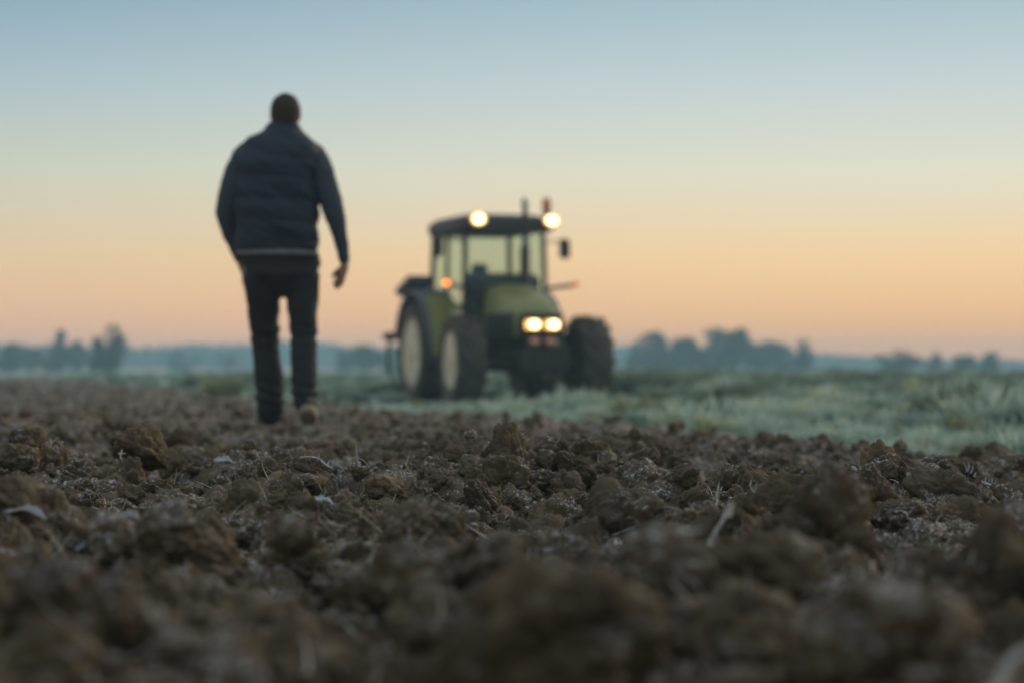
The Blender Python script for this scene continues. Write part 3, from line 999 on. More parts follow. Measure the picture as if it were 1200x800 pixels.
W = {}
W[0] = plant_thing("weed_bush", "bush", "tall dark rounded weed bush rising to the horizon at right", 1150, 19.0, 1, (420, .42, .42, .016, M['bush'], 1), 1.15)
W[1] = plant_thing("weed_plant", "plant", "yellow green leafy plant in front of the tall dark bush", 1132, 15.5, 2, (150, .30, .16, .014, M['yellow'], 1), .8)
W[2] = plant_thing("weed_plant", "plant", "bright green low plant at the far right edge of the field", 1190, 16.5, 3, (160, .28, .2, .014, M['crop'], 1), .9)
W[3] = plant_thing("weed_plant", "plant", "pale yellowish weed just right of the tractor's front wheel", 748, 22.0, 4, (170, .34, .26, .016, M['yellow'], 1), .95)
W[4] = plant_thing("weed_plant", "plant", "dark green weed clump behind the pale frosty strip in mid field", 868, 26.0, 5, (240, .36, .34, .016, M['bush'], 1))
W[5] = plant_thing("grass_tuft", "grass tuft", "frosty grass tuft at the soil edge under the middle of the crop", 922, 13.6, 6, (190, .24, .16, .006, M['crop'], 0), .9)
W[6] = plant_thing("grass_tuft", "grass tuft", "frost whitened grass tuft on the soil edge near the right", 1070, 12.0, 7, (200, .22, .18, .006, M['crop'], 0), .9)
W[7] = plant_thing("weed_plant", "plant", "teal frosted leafy clump low at the right picture edge", 1196, 12.2, 8, (200, .26, .26, .016, M['crop'], 1), .95)
W[8] = plant_thing("weed_bush", "bush", "small dark bush behind the crop right of the tractor", 1015, 30.0, 9, (260, .38, .40, .018, M['bush'], 1), 1.0)
W[9] = plant_thing("weed_plant", "plant", "green grassy clump on the ground before the tractor's front axle", 690, 29.5, 10, (200, .30, .3, .012, M['crop'], 1), 1.0)
W[10] = plant_thing("weed_plant", "plant", "dim yellow green weed left of the man's legs at the soil edge", 262, 42.0, 11, (170, .38, .30, .018, M['yellow'], 1), 1.2)


def crop_scatter():
    rng = np.random.default_rng(5)
    P, RT, S, I = [], [], [], []

    def batch(n, y0, y1, sl, sh, ids, beyond=0.0, side=1.0, prob=None):
        Y = np.exp(rng.uniform(math.log(y0), math.log(y1), n)); X = rng.uniform(-1, 1, n) * (0.26 * Y + 1) * side
        ex = edge_x(Y) + 0.2 * fbm(X * 1.5, Y * 1.5, 3, 51)
        ok = (X > ex + beyond) | (Y > 122)
        if prob: ok &= prob(X, Y, ex, rng)
        # wheel ground stays open
        tx = X - 0.2; ty = Y - 35.0
        c, s_ = math.cos(R(18)), math.sin(R(18))
        lx = c * tx + s_ * ty; ly = -s_ * tx + c * ty
        ok &= ~((np.abs(lx) < 1.35) & (ly > -1.2) & (ly < 3.6))
        ok &= ~((lx < -0.3) & (lx > -2.6) & (ly > -8) & (ly < 0))
        low = np.where((np.abs(lx) < 1.6) & (ly > -4.0) & (ly <= -1.2), 0.45, 1.0)[ok]
        X, Y, ex = X[ok], Y[ok], ex[ok]; n = len(X)
        d = np.clip((X - ex) / 1.2, 0, 1)
        big = vnoise(X * 0.75, Y * 0.40, 91)
        s = rng.uniform(sl, sh, n) * (0.40 + 0.25 * d + 0.90 * d * np.clip((big - .42) * 3, 0, 1)) * low * np.where(Y > 28, np.where(X < -1.5, 0.62, 0.80), 1.0)
        P.append(np.stack([X, Y, np.full(n, GZ - 0.03)], 1)); RT.append(np.stack([rng.uniform(-.15, .15, n), rng.uniform(-.15, .15, n), rng.uniform(0, 6.28, n)], 1))
        S.append(s[:, None] * rng.uniform(.85, 1.15, (n, 3))); I.append(np.array(ids)[rng.integers(0, len(ids), n)])
    # order of sources: bush0, yellow1, green2, green7, tuftA5, tuftB6, dark4
    batch(900, 9, 24, .55, .85, [5, 6], 0.0, 1, lambda X, Y, ex, r: X < ex + 1.0)
    batch(2600, 9.5, 40, .65, 1.0, [2, 3, 2, 3, 6, 5])
    batch(500, 11, 40, .6, .95, [1], 0.8, 1, lambda X, Y, ex, r: vnoise(X * .6, Y * .4, 17) > .58)
    batch(620, 13, 60, .5, .8, [0, 4], 1.4, 1, lambda X, Y, ex, r: vnoise(X * .45, Y * .22, 27) > .55)
    batch(3800, 38, 160, .75, 1.25, [2, 3, 0, 2, 3])
    batch(2200, 120, 330, 1.0, 1.7, [2, 3])
    srcs = [W[0], W[1], W[2], W[7], W[4], W[5], W[6]]
    remap = {5: 5, 6: 6}
    o = scatter("crop_plants", np.concatenate(P), np.concatenate(RT), np.concatenate(S), np.concatenate(I), srcs, None)
    tag(o, "frosty leafy green crop and weeds covering the field beyond the soil", "crop")


crop_scatter()


# ------------------------------------------------------------------ trees
def crown_mesh(name, seed, n=1500, shape='round'):
    rng = np.random.default_rng(seed)
    # clumps through a unit-height crown
    nc = 16 if shape != 'poplar' else 12
    C = []
    for k in range(nc):
        if shape == 'poplar':
            z = (k + .6) / nc; q = .30 * (1 - z) ** .7; a = rng.uniform(0, 6.28); C.append((math.cos(a) * q * rng.random(), math.sin(a) * q * rng.random(), z * .92 + .04, rng.uniform(.05, .12) + .10 * (1 - z)))
        elif shape == 'spire':
            z = ((k + .5) / nc) ** .85; q = .42 * (1.02 - z) ** .75; a = rng.uniform(0, 6.28); C.append((math.cos(a) * q * .7, math.sin(a) * q * .7, z * .93 + .04, .05 + .16 * (1 - z)))
        else:
            a = rng.uniform(0, 6.28); q = rng.uniform(0, .40); z = rng.uniform(.10, .88)
            q *= math.sin(math.pi * min(max((z - .1) / .95, 0.05), 1)) + .15
            C.append((math.cos(a) * q, math.sin(a) * q, z, rng.uniform(.13, .22)))
    V, F = [], []
    for i in range(n):
        c = C[rng.integers(0, nc)]
        d = rng.normal(size=3); d /= np.linalg.norm(d)
        p = np.array(c[:3]) + d * c[3] * rng.uniform(.55, 1.15)
        u = rng.normal(size=3); u /= np.linalg.norm(u); v = np.cross(u, rng.normal(size=3)); v /= np.linalg.norm(v)
        s = rng.uniform(.02, .05)
        o = len(V)
        V += [p - u * s, p + v * s * .7, p + u * s, p - v * s * .7]
        F.append((o, o + 1, o + 2, o + 3))
    me_o = from_np(name, V, F, M['tree_leaf'])
    me = me_o.data; bpy.data.objects.remove(me_o)
    return me, C


def trunk_mesh(name, C, seed):
    b = B()
    b.tube([(0, 0, -.03), (.005, 0, .2), (0, .005, .5), (.01, 0, .8)], [.028, .02, .014, .005], 8)
    for c in C[:9]:
        z0 = max(.12, c[2] - .25)
        b.tube([(0, 0, z0), (c[0] * .5, c[1] * .5, (z0 + c[2]) / 2), (c[0], c[1], c[2])], [.010, .007, .003], 5)
    o = b.done(name, M['bark']); me = o.data; bpy.data.objects.remove(o)
    return me


KIN = {}
for k, sh in enumerate(['round', 'round', 'poplar', 'spire', 'round']):
    cm, C = crown_mesh("crown", 70 + k, 2200 if sh == 'round' else 1200, sh)
    KIN[k] = (cm, trunk_mesh("trunk", C, k))


def tree(name, xp, Y, top, wid, kind, label, group=None):
    """top: photo row of its tip, wid: crown width in photo pixels"""
    h = CAM_Z + (HORIZON - top) / FPX * Y - GZ
    t = empty(name, (px(xp, Y), Y, GZ), xp * .7)
    bw = {0: .82, 1: .82, 4: .82, 2: .6, 3: .75}[kind]
    w = wid / FPX * Y / bw
    t.scale = (w, w, h)
    c = link(bpy.data.objects.new("crown", KIN[kind][0]), t)
    r = link(bpy.data.objects.new("trunk", KIN[kind][1]), t)
    tag(t, label, "tree", group)
    return t


GL = "trees in the mist on the left"; GM = "trees in the mist between the man and the tractor"; GR = "trees beyond the field right of the tractor"
tree("broadleaf_tree", 8, 300, 401, 46, 0, "misty round tree cut by the left picture edge", GL)
tree("broadleaf_tree", 38, 330, 405, 34, 1, "low misty tree second from the left edge", GL)
tree("slender_tree", 71, 290, 388, 26, 2, "thin tall tree just left of the darkest left tree", GL)
tree("broadleaf_tree", 62, 300, 404, 34, 4, "rounded low tree beneath the thin tall one at left", GL)
tree("broadleaf_tree", 86, 300, 397, 28, 1, "small round tree touching the thin tall one", GL)
tree("broadleaf_tree", 113, 240, 394, 32, 0, "left half of the darkest tree pair on the left", GL)
tree("broadleaf_tree", 128, 240, 383, 40, 4, "tall domed dark tree tallest on the left horizon", GL)
tree("broadleaf_tree", 210, 420, 412, 40, 4, "very faint low tree left of the man's legs", GL)
tree("broadleaf_tree", 268, 400, 414, 24, 1, "faint round tree close beside the man's left leg", GL)
tree("broadleaf_tree", 407, 330, 409, 30, 0, "faint tree right of the man's right leg", GM)
tree("broadleaf_tree", 432, 290, 402, 38, 1, "blue dome shaped tree behind gap before the tractor", GM)
tree("broadleaf_tree", 458, 300, 407, 30, 4, "low blue tree at the tractor's rear wheel", GM)
tree("broadleaf_tree", 746, 300, 396, 40, 4, "round tree next to the tractor's right front wheel", GR)
tree("broadleaf_tree", 775, 290, 388, 50, 0, "broad tree second right of the tractor", GR)
tree("broadleaf_tree", 808, 280, 394, 48, 1, "middle round tree of the right hand row", GR)
tree("broadleaf_tree", 834, 300, 387, 56, 4, "domed tree left of the tallest one in the right hand row", GR)
tree("broadleaf_tree", 860, 270, 382, 46, 1, "tallest rounded tree of the right hand row", GR)
tree("broadleaf_tree", 886, 300, 398, 60, 1, "low round tree just right of the tallest one in the right hand row", GR)
tree("broadleaf_tree", 916, 300, 401, 46, 0, "rounded tree near the right end of the row", GR)
tree("broadleaf_tree", 941, 290, 400, 34, 4, "small round end tree closing the right hand row", GR)
tree("broadleaf_tree", 1050, 260, 411, 46, 4, "low broad lone tree on the far right horizon", GR)
tree("pointed_tree", 1097, 260, 412, 24, 3, "small cone shaped tree between two low trees at far right", GR)
tree("broadleaf_tree", 1128, 260, 414, 30, 1, "small round tree left of the last one at far right", GR)
tree("broadleaf_tree", 1156, 260, 412, 34, 0, "last small tree before the right picture edge", GR)


def far_forest():
    rng = np.random.default_rng(3)
    V, F = [], []
    n = 26000
    for i in range(n):
        Y = rng.uniform(590, 680); X = rng.uniform(-1, 1) * 0.30 * Y
        xp = X / Y * FPX + 600
        # taller wood to the left, a thin hedge line to the right
        hp = np.interp(xp, [-300, 0, 180, 330, 470, 600, 720, 960, 1200, 1500], [28, 28, 25, 29, 27, 24, 24, 17, 10, 9])
        hm = hp / FPX * 640 * (0.82 + 0.25 * float(vnoise(np.array([X * .055]), np.array([Y * .02]), 4)[0]) + .10 * float(vnoise(np.array([X * .3]), np.array([2.0]), 6)[0]))
        z = GZ + hm * rng.random() ** .8
        u = rng.normal(size=3); u /= np.linalg.norm(u); v = np.cross(u, rng.normal(size=3)); v /= np.linalg.norm(v)
        s = rng.uniform(.5, 1.1); p = np.array([X, Y, z]); o = len(V)
        if z - s < GZ: p[2] = GZ + s
        V += [p - u * s, p + v * s * .8, p + u * s, p - v * s * .8]; F.append((o, o + 1, o + 2, o + 3))
    o = from_np("distant_forest", V, F, M['tree_leaf'])
    tag(o, "blue misty belt of woodland along the whole horizon", "forest", None, "stuff")


far_forest()


# ------------------------------------------------------------------ tractor
TY = R(18)
tr = empty("tractor", (0.20, 35.0, GZ - 0.06), TY)
tag(tr, "green farm tractor with lit lamps parked on the frosty crop edge", "tractor")


def wheel(name, x, y, D, w, rimD, side, lugs, parent, steer=0.0):
    """side: -1 outer face towards -x"""
    e = empty(name, (x, y, D / 2), steer, parent)
    r = D / 2; rr = rimD / 2
    b = B()
    b.lathe([(-w / 2 * .80, rr), (-w / 2, rr + .05), (-w / 2 * 1.02, rr + (r - rr) * .55), (-w / 2 * .92, r - .075), (-w / 2 * .55, r - .055),
             (0, r - .05), (w / 2 * .55, r - .055), (w / 2 * .92, r - .075), (w / 2 * 1.02, rr + (r - rr) * .55), (w / 2, rr + .05), (w / 2 * .80, rr)], 40)
    ty = b.done("tyre", M['rubber'], e)
    # chevron lugs
    b = B()
    for k in range(lugs):
        for sgn in (-1, 1):
            a0 = 2 * math.pi * (k + (0.5 if sgn > 0 else 0)) / lugs
            pts = []
            for j in range(4):
                t = j / 3
                xx = sgn * w / 2 * (0.02 + 1.0 * t); an = a0 + .36 * (1 - t) * (1.0)
                rad = r - .030 - .035 * t ** 3
                pts.append((xx, math.cos(an) * rad, math.sin(an) * rad))
            b.tube(pts, [(.034, .042)] * 4, 4)
    b.done("tread_lugs", M['rubber'], e, False)
    b = B()
    s = side
    b.lathe([(s * w / 2 * .86, rr * 1.03), (s * w / 2 * .90, rr * .96), (s * w / 2 * .55, rr * .86), (s * w / 2 * .30, rr * .80), (s * w / 2 * .28, rr * .45),
             (s * w / 2 * .10, rr * .40), (s * w / 2 * .10, .02), (0, .02), (0, rr * .9), (s * -w / 2 * .8, rr * .98), (s * -w / 2 * .8, rr * 1.01), (0, rr * 1.02)], 36)
    rim_o = b.done("rim", M['cream_paint'], e)
    for k in range(8):
        an = (k + .5) * math.pi / 4
        q = B().box((s * (w / 2 * .34), math.cos(an) * rr * .66, math.sin(an) * rr * .66), (.02, .10, .06), rot=(an, 0, 0), bev=.008)
        q.done("rim_bracket", M['cast'], e)
    b = B(); b.lathe([(s * 0.02, rr * .30), (s * w / 2 * .50, rr * .30), (s * w / 2 * .66, rr * .22), (s * w / 2 * .70, .02)], 20)
    for k in range(8):
        an = k * math.pi / 4
        b.tube([(s * w / 2 * .08, math.cos(an) * rr * .37, math.sin(an) * rr * .37), (s * w / 2 * .20, math.cos(an) * rr * .37, math.sin(an) * rr * .37)], .016, 6)
    b.done("hub", M['cast'], e)
    return e


wheel("front_wheel", -0.95, 0, 1.30, .43, .80, -1, 13, tr, R(-2))
wheel("front_wheel", 0.95, 0, 1.30, .45, .80, 1, 13, tr, R(-2))
wheel("rear_wheel", -0.88, 2.3, 1.56, .44, 1.02, -1, 15, tr)
wheel("rear_wheel", 0.88, 2.3, 1.56, .44, 1.02, 1, 15, tr)

# chassis, axles
b = B(); b.box((0, .9, .72), (.42, 2.9, .34), bev=.03); b.box((0, 2.3, .76), (.62, .7, .5), bev=.06); b.box((0, .2, .95), (.5, 1.3, .26), bev=.03)
b.done("chassis", M['cast'], tr)
b = B(); b.tube([(-.78, 0, .60), (-.3, 0, .56), (.3, 0, .56), (.78, 0, .60)], [.10, .075, .075, .10], 12); b.ball((0, 0, .54), (.2, .2, .17), 2)
b.tube([(-.6, -.16, .58), (.6, -.16, .58)], .025, 8)
b.done("front_axle", M['cast'], tr)
b = B(); b.tube([(-.72, 2.3, .78), (.72, 2.3, .78)], .13, 14)
b.done("rear_axle", M['cast'], tr)

# hood: rounded loft from the cab forward, dropping to the nose
def hood():
    st = [(.90, .36, 1.78, 1.05), (.55, .365, 1.765, 1.02), (.10, .36, 1.70, .99), (-.25, .355, 1.60, .98), (-.50, .345, 1.47, .98), (-.64, .325, 1.34, 1.0), (-.70, .29, 1.22, 1.04)]
    b = B(); rings = []
    for y, hw, zt, zb in st:
        prof = [(-hw, zb), (-hw * 1.02, (zb + zt) / 2), (-hw * .98, zt - .16), (-hw * .82, zt - .06), (-hw * .45, zt - .01), (0, zt), (hw * .45, zt - .01), (hw * .82, zt - .06), (hw * .98, zt - .16), (hw * 1.02, (zb + zt) / 2), (hw, zb)]
        rings.append([b.bm.verts.new((x, y, z)) for x, z in prof])
    for i in range(len(rings) - 1):
        for t in range(10):
            b.bm.faces.new((rings[i][t], rings[i][t + 1], rings[i + 1][t + 1], rings[i + 1][t]))
        b.bm.faces.new((rings[i][10], rings[i][0], rings[i + 1][0], rings[i + 1][10]))
    b.bm.faces.new(rings[0]); b.bm.faces.new(rings[-1])
    return b.done("hood", M['green_paint'], tr, True, 50)


hood()
b = B(); b.box((0, -.68, 1.13), (.66, .16, .38), bev=.04); b.done("grille_surround", M['black_metal'], tr)
for k in range(5):
    b = B(); b.box((0, -.765, .975 + .022 * k), (.52, .014, .010)); b.done("grille_slat", M['cast'], tr)
for sx in (-1, 1):
    for k in range(6):
        b = B(); b.box((sx * .392, -.2 + k * .11, 1.18), (.012, .06, .24), rot=(R(12), 0, 0)); b.done("side_vent", M['black_metal'], tr)
    b = B(); b.box((sx * .362, .12, 1.16), (.05, 1.25, .34), bev=.015); b.done("hood_side_panel", M['black_metal'], tr)
for sx in (-1, 1):
    e = B().box((sx * .145 - .01, -.755, 1.15), (.26, .05, .17), bev=.02).done("headlight", M['black_metal'], tr)
    B().box((sx * .145 - .015, -.787, 1.15), (.22, .016, .125), bev=.007).done("reflector_glow", M['lamp_warm'], e)
    B().ball((sx * .145 + .01, -.797, 1.155), (.078, .014, .058), 3).done("lens", M['lamp_on'], e)
for sx in (-1, 1):
    B().box((sx * .12, -.765, .925), (.15, .03, .08), bev=.01).done("lower_lamp", M['lamp_low'], tr)
# front frame and weights
b = B(); b.box((0, -.62, .70), (.62, .42, .26), bev=.03); b.done("front_frame", M['cast'], tr)
for k in range(8):
    b = B(); b.box((-.28 + .08 * k, -.90, .68), (.066, .26, .34), bev=.012); b.done("front_weight", M['cast'], tr)

# cab
cw, yf, yb, zr = .64, .95, 2.72, 2.60
def bar(name, p, q, w=.05, d=.05, m='black_metal'):
    b = B(); b.tube([p, q], [(w, d)] * 2, 4); return b.done(name, M[m], tr, False)


for sx in (-1, 1):
    bar("cab_pillar", (sx * cw, yf, 1.05), (sx * (cw - .03), yf + .06, zr), .045, .045)
    bar("cab_pillar", (sx * (cw + .01), 1.85, 1.1), (sx * (cw - .01), 1.85, zr), .035, .035)
    bar("cab_pillar", (sx * cw, yb, 1.3), (sx * (cw - .03), yb - .06, zr), .045, .045)
    bar("cab_rail", (sx * cw, yf, 1.08), (sx * cw, 1.85, 1.12), .035, .035)
bar("cab_rail", (-cw, yb, 1.5), (cw, yb, 1.5), .04, .04)
bar("cab_rail", (-cw, yf, 1.62), (cw, yf, 1.62), .035, .035)
b = B()
b.sections([(-.02, 1.80, 2.57, .68, 1.06), (-.02, 1.80, 2.61, .715, 1.12), (-.02, 1.80, 2.74, .71, 1.11), (-.02, 1.82, 2.81, .60, .96), (-.02, 1.84, 2.835, .40, .7)], 40, 6)
b.done("cab_roof", M['black_metal'], tr)
b = B(); b.box((0, .70, 2.60), (1.3, .05, .10), bev=.02); b.done("roof_visor", M['black_metal'], tr)


def pane(name, pts):
    b = B(); b.sheet(pts, .006); return b.done(name, M['glass'], tr, False)


pane("windscreen", [(-cw + .04, yf, 1.12), (cw - .04, yf, 1.12), (cw - .06, yf + .05, 2.56), (-cw + .06, yf + .05, 2.56)])
pane("rear_window", [(-cw + .04, yb, 1.55), (cw - .04, yb, 1.55), (cw - .06, yb - .05, 2.56), (-cw + .06, yb - .05, 2.56)])
for sx in (-1, 1):
    x = sx * (cw + .004)
    pane("door_window", [(x, yf + .06, 1.14), (x, 1.81, 1.16), (x - sx * .03, 1.81, 2.56), (x - sx * .03, yf + .10, 2.56)])
    pane("side_window", [(x, 1.90, 1.55), (x, yb - .06, 1.55), (x - sx * .03, yb - .10, 2.56), (x - sx * .03, 1.90, 2.56)])
b = B(); b.box((0, 1.75, 1.00), (1.24, 1.5, .10), bev=.02); b.done("cab_floor", M['black_metal'], tr)
b = B(); b.box((0, 2.73, 1.25), (1.2, .05, .5), bev=.01); b.done("cab_back_panel", M['black_metal'], tr)
# seat, dashboard, wheel
s0 = B().box((0, 2.0, 1.42), (.50, .48, .14), bev=.04).done("driver_seat", M['seat'], tr)
B().box((0, 2.24, 1.72), (.48, .12, .56), rot=(R(-8), 0, 0), bev=.05).done("backrest", M['seat'], s0)
B().box((0, 2.27, 2.06), (.26, .09, .16), bev=.03).done("headrest", M['seat'], s0)
B().box((0, 2.0, 1.18), (.36, .36, .34), bev=.02).done("seat_base", M['black_metal'], s0)
d0 = B().box((0, 1.16, 1.60), (1.12, .28, .70), rot=(R(10), 0, 0), bev=.06).done("dashboard", M['fender_top'], tr)
b = B()
ring = [(math.cos(a) * .20, 1.42 + math.sin(a) * .20 * .8, 1.80 + math.sin(a) * .20 * .6) for a in np.linspace(0, 2 * math.pi, 25)]
b.tube(ring, .016, 6, False); b.tube([(0, 1.2, 1.62), (0, 1.42, 1.80)], .025, 8); b.tube([(-.19, 1.42, 1.80), (.19, 1.42, 1.80)], .012, 6)
b.done("steering_wheel", M['black_metal'], tr)

# fenders over the rear wheels
for sx in (-1, 1):
    b = B(); rings = []
    for k in range(15):
        a = R(-8 + k * 12.4)
        ry, rz = math.cos(a) * .93, math.sin(a) * .93
        zz = .78 + rz; yy = 2.3 - ry
        rings.append([b.bm.verts.new((sx * x_, yy, zz + dz)) for x_, dz in ((.60, .0), (.62, .04), (1.06, .04), (1.10, .0), (1.10, -.03), (.60, -.03))])
    for i in range(len(rings) - 1):
        for t in range(6):
            b.bm.faces.new((rings[i][t], rings[i][(t + 1) % 6], rings[i + 1][(t + 1) % 6], rings[i + 1][t]))
    b.bm.faces.new(rings[0]); b.bm.faces.new(rings[-1])
    f = b.done("rear_fender", M['fender_top'], tr)
    b = B(); pts = [(sx * .60, 2.3 - math.cos(R(-8 + k * 12.4)) * .92, .78 + math.sin(R(-8 + k * 12.4)) * .92) for k in range(15)]
    b.sheet(pts, .03); b.done("fender_side", M['green_paint'], f, False)
    # green front skirt of the fender facing forward
    b = B(); rings = []
    for k in range(6):
        a = R(-2 + k * 13)
        rings.append([b.bm.verts.new((sx * x_, 2.3 - math.cos(a) * rr, .78 + math.sin(a) * rr)) for x_, rr in ((.58, .97), (1.02, .97), (1.02, .985), (.58, .985))])
    for i in range(5):
        for t in range(4):
            b.bm.faces.new((rings[i][t], rings[i][(t + 1) % 4], rings[i + 1][(t + 1) % 4], rings[i + 1][t]))
    b.bm.faces.new(rings[0]); b.bm.faces.new(rings[-1])
    b.done("fender_skirt", M['green_paint'], f)
    B().box((sx * 1.0, 3.24, 1.05), (.22, .06, .12), bev=.015).done("tail_lamp", M['beacon'], tr)
B().box((-.92, 2.70, 1.80), (.42, .72, .15), rot=(R(-14), 0, 0), bev=.03).done('fender_extension', M['fender_top'], tr)  # dark box shape extending the top of the rear fender
# tank and steps below the door
for sx in (-1, 1):
    b = B(); b.box((sx * .56, 1.18, .80), (.30, .62, .42), bev=.06); b.done("fuel_tank" if sx > 0 else "battery_box", M['black_metal'], tr)
    b = B()
    for k in range(3): b.box((sx * .80, 1.20, .42 + .24 * k), (.20, .34, .03), bev=.006)
    b.tube([(sx * .72, 1.02, .40), (sx * .72, 1.02, 1.0)], .015, 6); b.tube([(sx * .72, 1.38, .40), (sx * .72, 1.38, 1.0)], .015, 6)
    b.done("cab_steps", M['grey_metal'], tr)
# cream panel painted in for the reflection on the lower door glass
for sx in (-1, 1):
    b = B(); b.box((sx * .66, 1.36, 1.24), (.02, .72, .36), bev=.008); b.done("door_reflection_panel", M['cream_paint'], tr)

# exhaust, air intake
b = B(); b.tube([(.22, .70, 1.68), (.22, .70, 2.95), (.22, .74, 3.03)], [.05, .042, .042], 14); b.lathe([(1.72, .07), (1.78, .075), (2.30, .075), (2.36, .05)], 16, 'Z', (.22, .70, 0))
b.done("exhaust_pipe", M['black_metal'], tr)
b = B(); b.tube([(-.45, .84, 1.55), (-.45, .84, 1.75)], .05, 12); b.ball((-.45, .84, 1.78), (.07, .07, .05), 2); b.done("air_intake", M['black_metal'], tr)

# roof lamps, beacon
for sx, xx in ((-1, -.53), (1, .60)):
    e = B().box((xx, .66, 2.72), (.22, .12, .17), bev=.03).done("work_lamp", M['black_metal'], tr)
    B().ball((xx, .597, 2.72), (.118, .010, .088), 3).done("reflector_glow", M['lamp_warm'], e)
    B().ball((xx, .590, 2.72), (.080, .010, .062), 3).done("lens", M['lamp_on'], e)
e = B().lathe([(2.80, .055), (2.90, .055)], 14, 'Z', (.60, .82, 0)).done("beacon", M['black_metal'], tr)
B().lathe([(2.90, .07), (3.02, .068), (3.06, .05), (3.07, .01)], 16, 'Z', (.60, .82, 0)).done("beacon_dome", M['beacon'], e)
# mirrors
for sx, xx in ((-1, -1.06), (1, .92)):
    e = B().box((xx, .93, 2.32), (.17, .05, .30), bev=.03).done("mirror", M['black_metal'], tr)
    B().tube([(sx * .62, .97, 2.42), (xx - sx * .02, .95, 2.44), (xx, .94, 2.36)], .013, 6).done("mirror_arm", M['black_metal'], e)
# indicators on arms
for sx, xx, mm in ((-1, -.92, 'amber_on'), (1, 1.06, 'amber')):
    e = B().tube([(sx * .62, .98, 1.72), (xx, .92, 1.78)], .030, 8).done("indicator_arm", M['black_metal'], tr)
    B().box((xx + sx * .02, .89, 1.79), (.10, .06, .08), bev=.02).done("indicator", M[mm], e)
# hitch and small rear linkage
b = B()
for sx in (-1, 1):
    b.tube([(sx * .35, 2.9, .60), (sx * .42, 3.6, .55)], .035, 8); b.tube([(sx * .35, 2.8, 1.2), (sx * .42, 3.45, .58)], .022, 8)
b.tube([(0, 2.9, 1.1), (0, 3.6, 1.2)], .03, 8)
b.done("rear_linkage", M['cast'], tr)

hr = empty("rear_implement", (0.20 - 3.55 * math.sin(TY), 35.0 + 3.55 * math.cos(TY), GZ), TY)
tag(hr, "dark implement carried behind the tractor, its end showing at left", "farm implement")
b = B(); b.box((0, .12, .98), (2.3, .12, .12), bev=.02); b.box((0, .12, .80), (.12, .10, .5), bev=.01); b.done("frame", M['cast'], hr)
for k in range(5):
    x = -1.0 + .5 * k
    b = B(); b.tube([(x, .14, .96), (x, .40, .80), (x, .34, .45), (x + .02, .18, .22)], [.03, .03, .028, .012], 6); b.done("tine", M['cast'], hr)


# ------------------------------------------------------------------ man, walking away
MY = 14.0
MS = MY / FPX
MX = px(333, MY)
MZ = CAM_Z + (HORIZON - 487.5) * MS
man = empty("person", (MX, MY, MZ))
tag(man, "man in navy padded vest and dark trousers walking away over the soil", "person")


def mp(x, y, dy=0.0): return ((x - 333) * MS, dy, (488 - y) * MS)


def limb(b, pts, n=16):
    b.tube([p[0] for p in pts], [p[1] for p in pts], n)
    for p, r in (pts[0], pts[-1]):
        rr = r if not hasattr(r, '__len__') else min(r)
        b.ball(p, rr * .98, 2)


def fingers(b, base, dirs, lens, r=.0105):
    for (o, d), L in zip(dirs, lens):
        p0 = Vector(base) + Vector(o); d = Vector(d).normalized()
        curl = Vector((-0.35, 0.25, 0))
        p1 = p0 + d * L * .45; p2 = p1 + (d + curl * .6).normalized() * L * .32; p3 = p2 + (d + curl * 1.2).normalized() * L * .24
        b.tube([p0, p1, p2, p3], [r * 1.05, r, r * .92, r * .75], 8); b.ball(p3, r * .75, 1)


# body: one continuous skin
b = B()
hc = Vector(mp(334, 133, .02))
b.ball(hc, (.080, .098, .105), 3)                               # skull
b.ball(hc + Vector((0, .035, -.055)), (.058, .062, .062), 3)     # jaw
b.tube([hc + Vector((0, .10, .012)), hc + Vector((0, .122, -.022)), hc + Vector((0, .108, -.034))], [.010, .016, .010], 8)  # nose
b.tube([hc + Vector((-.022, .093, -.060)), hc + Vector((0, .098, -.060)), hc + Vector((.022, .093, -.060))], .007, 6)        # lips
for sx in (-1, 1):
    b.ball(hc + Vector((sx * .080, .0, -.012)), (.012, .022, .032), 2)   # ears
limb(b, [(Vector(mp(334, 142)), .058), (Vector(mp(331, 165, -.005)), .062)])
b.sections([(-.03, 0, .90, .16, .10), (-.04, 0, 1.05, .17, .11), (-.045, 0, 1.25, .18, .11), (-.045, 0, 1.42, .19, .10), (-.03, 0, 1.52, .14, .08), (-.01, 0, 1.58, .06, .05)], 20)
limb(b, [(Vector(mp(281, 182, 0)), .05), (Vector(mp(264, 245, .0)), .040), (Vector(mp(276, 302, .13)), .028)])
limb(b, [(Vector(mp(372, 180, 0)), .05), (Vector(mp(392, 250, -.02)), .040), (Vector(mp(403, 306, .04)), .028)])
for sgn, hx, kx, ax, dy in ((-1, 309, 309, 315, .07), (1, 354, 356.5, 360, -.15)):
    limb(b, [(Vector(mp(hx, 312)), .074), (Vector(mp(kx, 400, .10 if sgn < 0 else -.035)), .036), (Vector(mp(ax, 470, dy)), .032)])
# right hand (image right): palm plus five fingers, relaxed and open
wr = Vector(mp(403, 306, .04))
pc = Vector(mp(401, 318, .05))
b.tube([wr, Vector(mp(403, 312, .045)), pc, Vector(mp(399, 325, .055))], [(.022, .028), (.027, .034), (.028, .038), (.024, .034)], 12)
fb = Vector(mp(399, 324, .055))
fingers(b, fb, [((.018, -.026, 0), (-.25, -.05, -1)), ((.008, -.009, 0), (-.32, 0, -1)), ((-.003, .009, 0), (-.38, .05, -1)), ((-.014, .024, .004), (-.50, .1, -.9))], [.068, .080, .076, .060], .012)
tb = Vector(mp(400, 314, .075))
b.tube([tb, tb + Vector((-.035, .015, -.022)), tb + Vector((-.058, .018, -.050))], [.017, .0145, .011], 8); b.ball(tb + Vector((-.058, .018, -.050)), .011, 1)
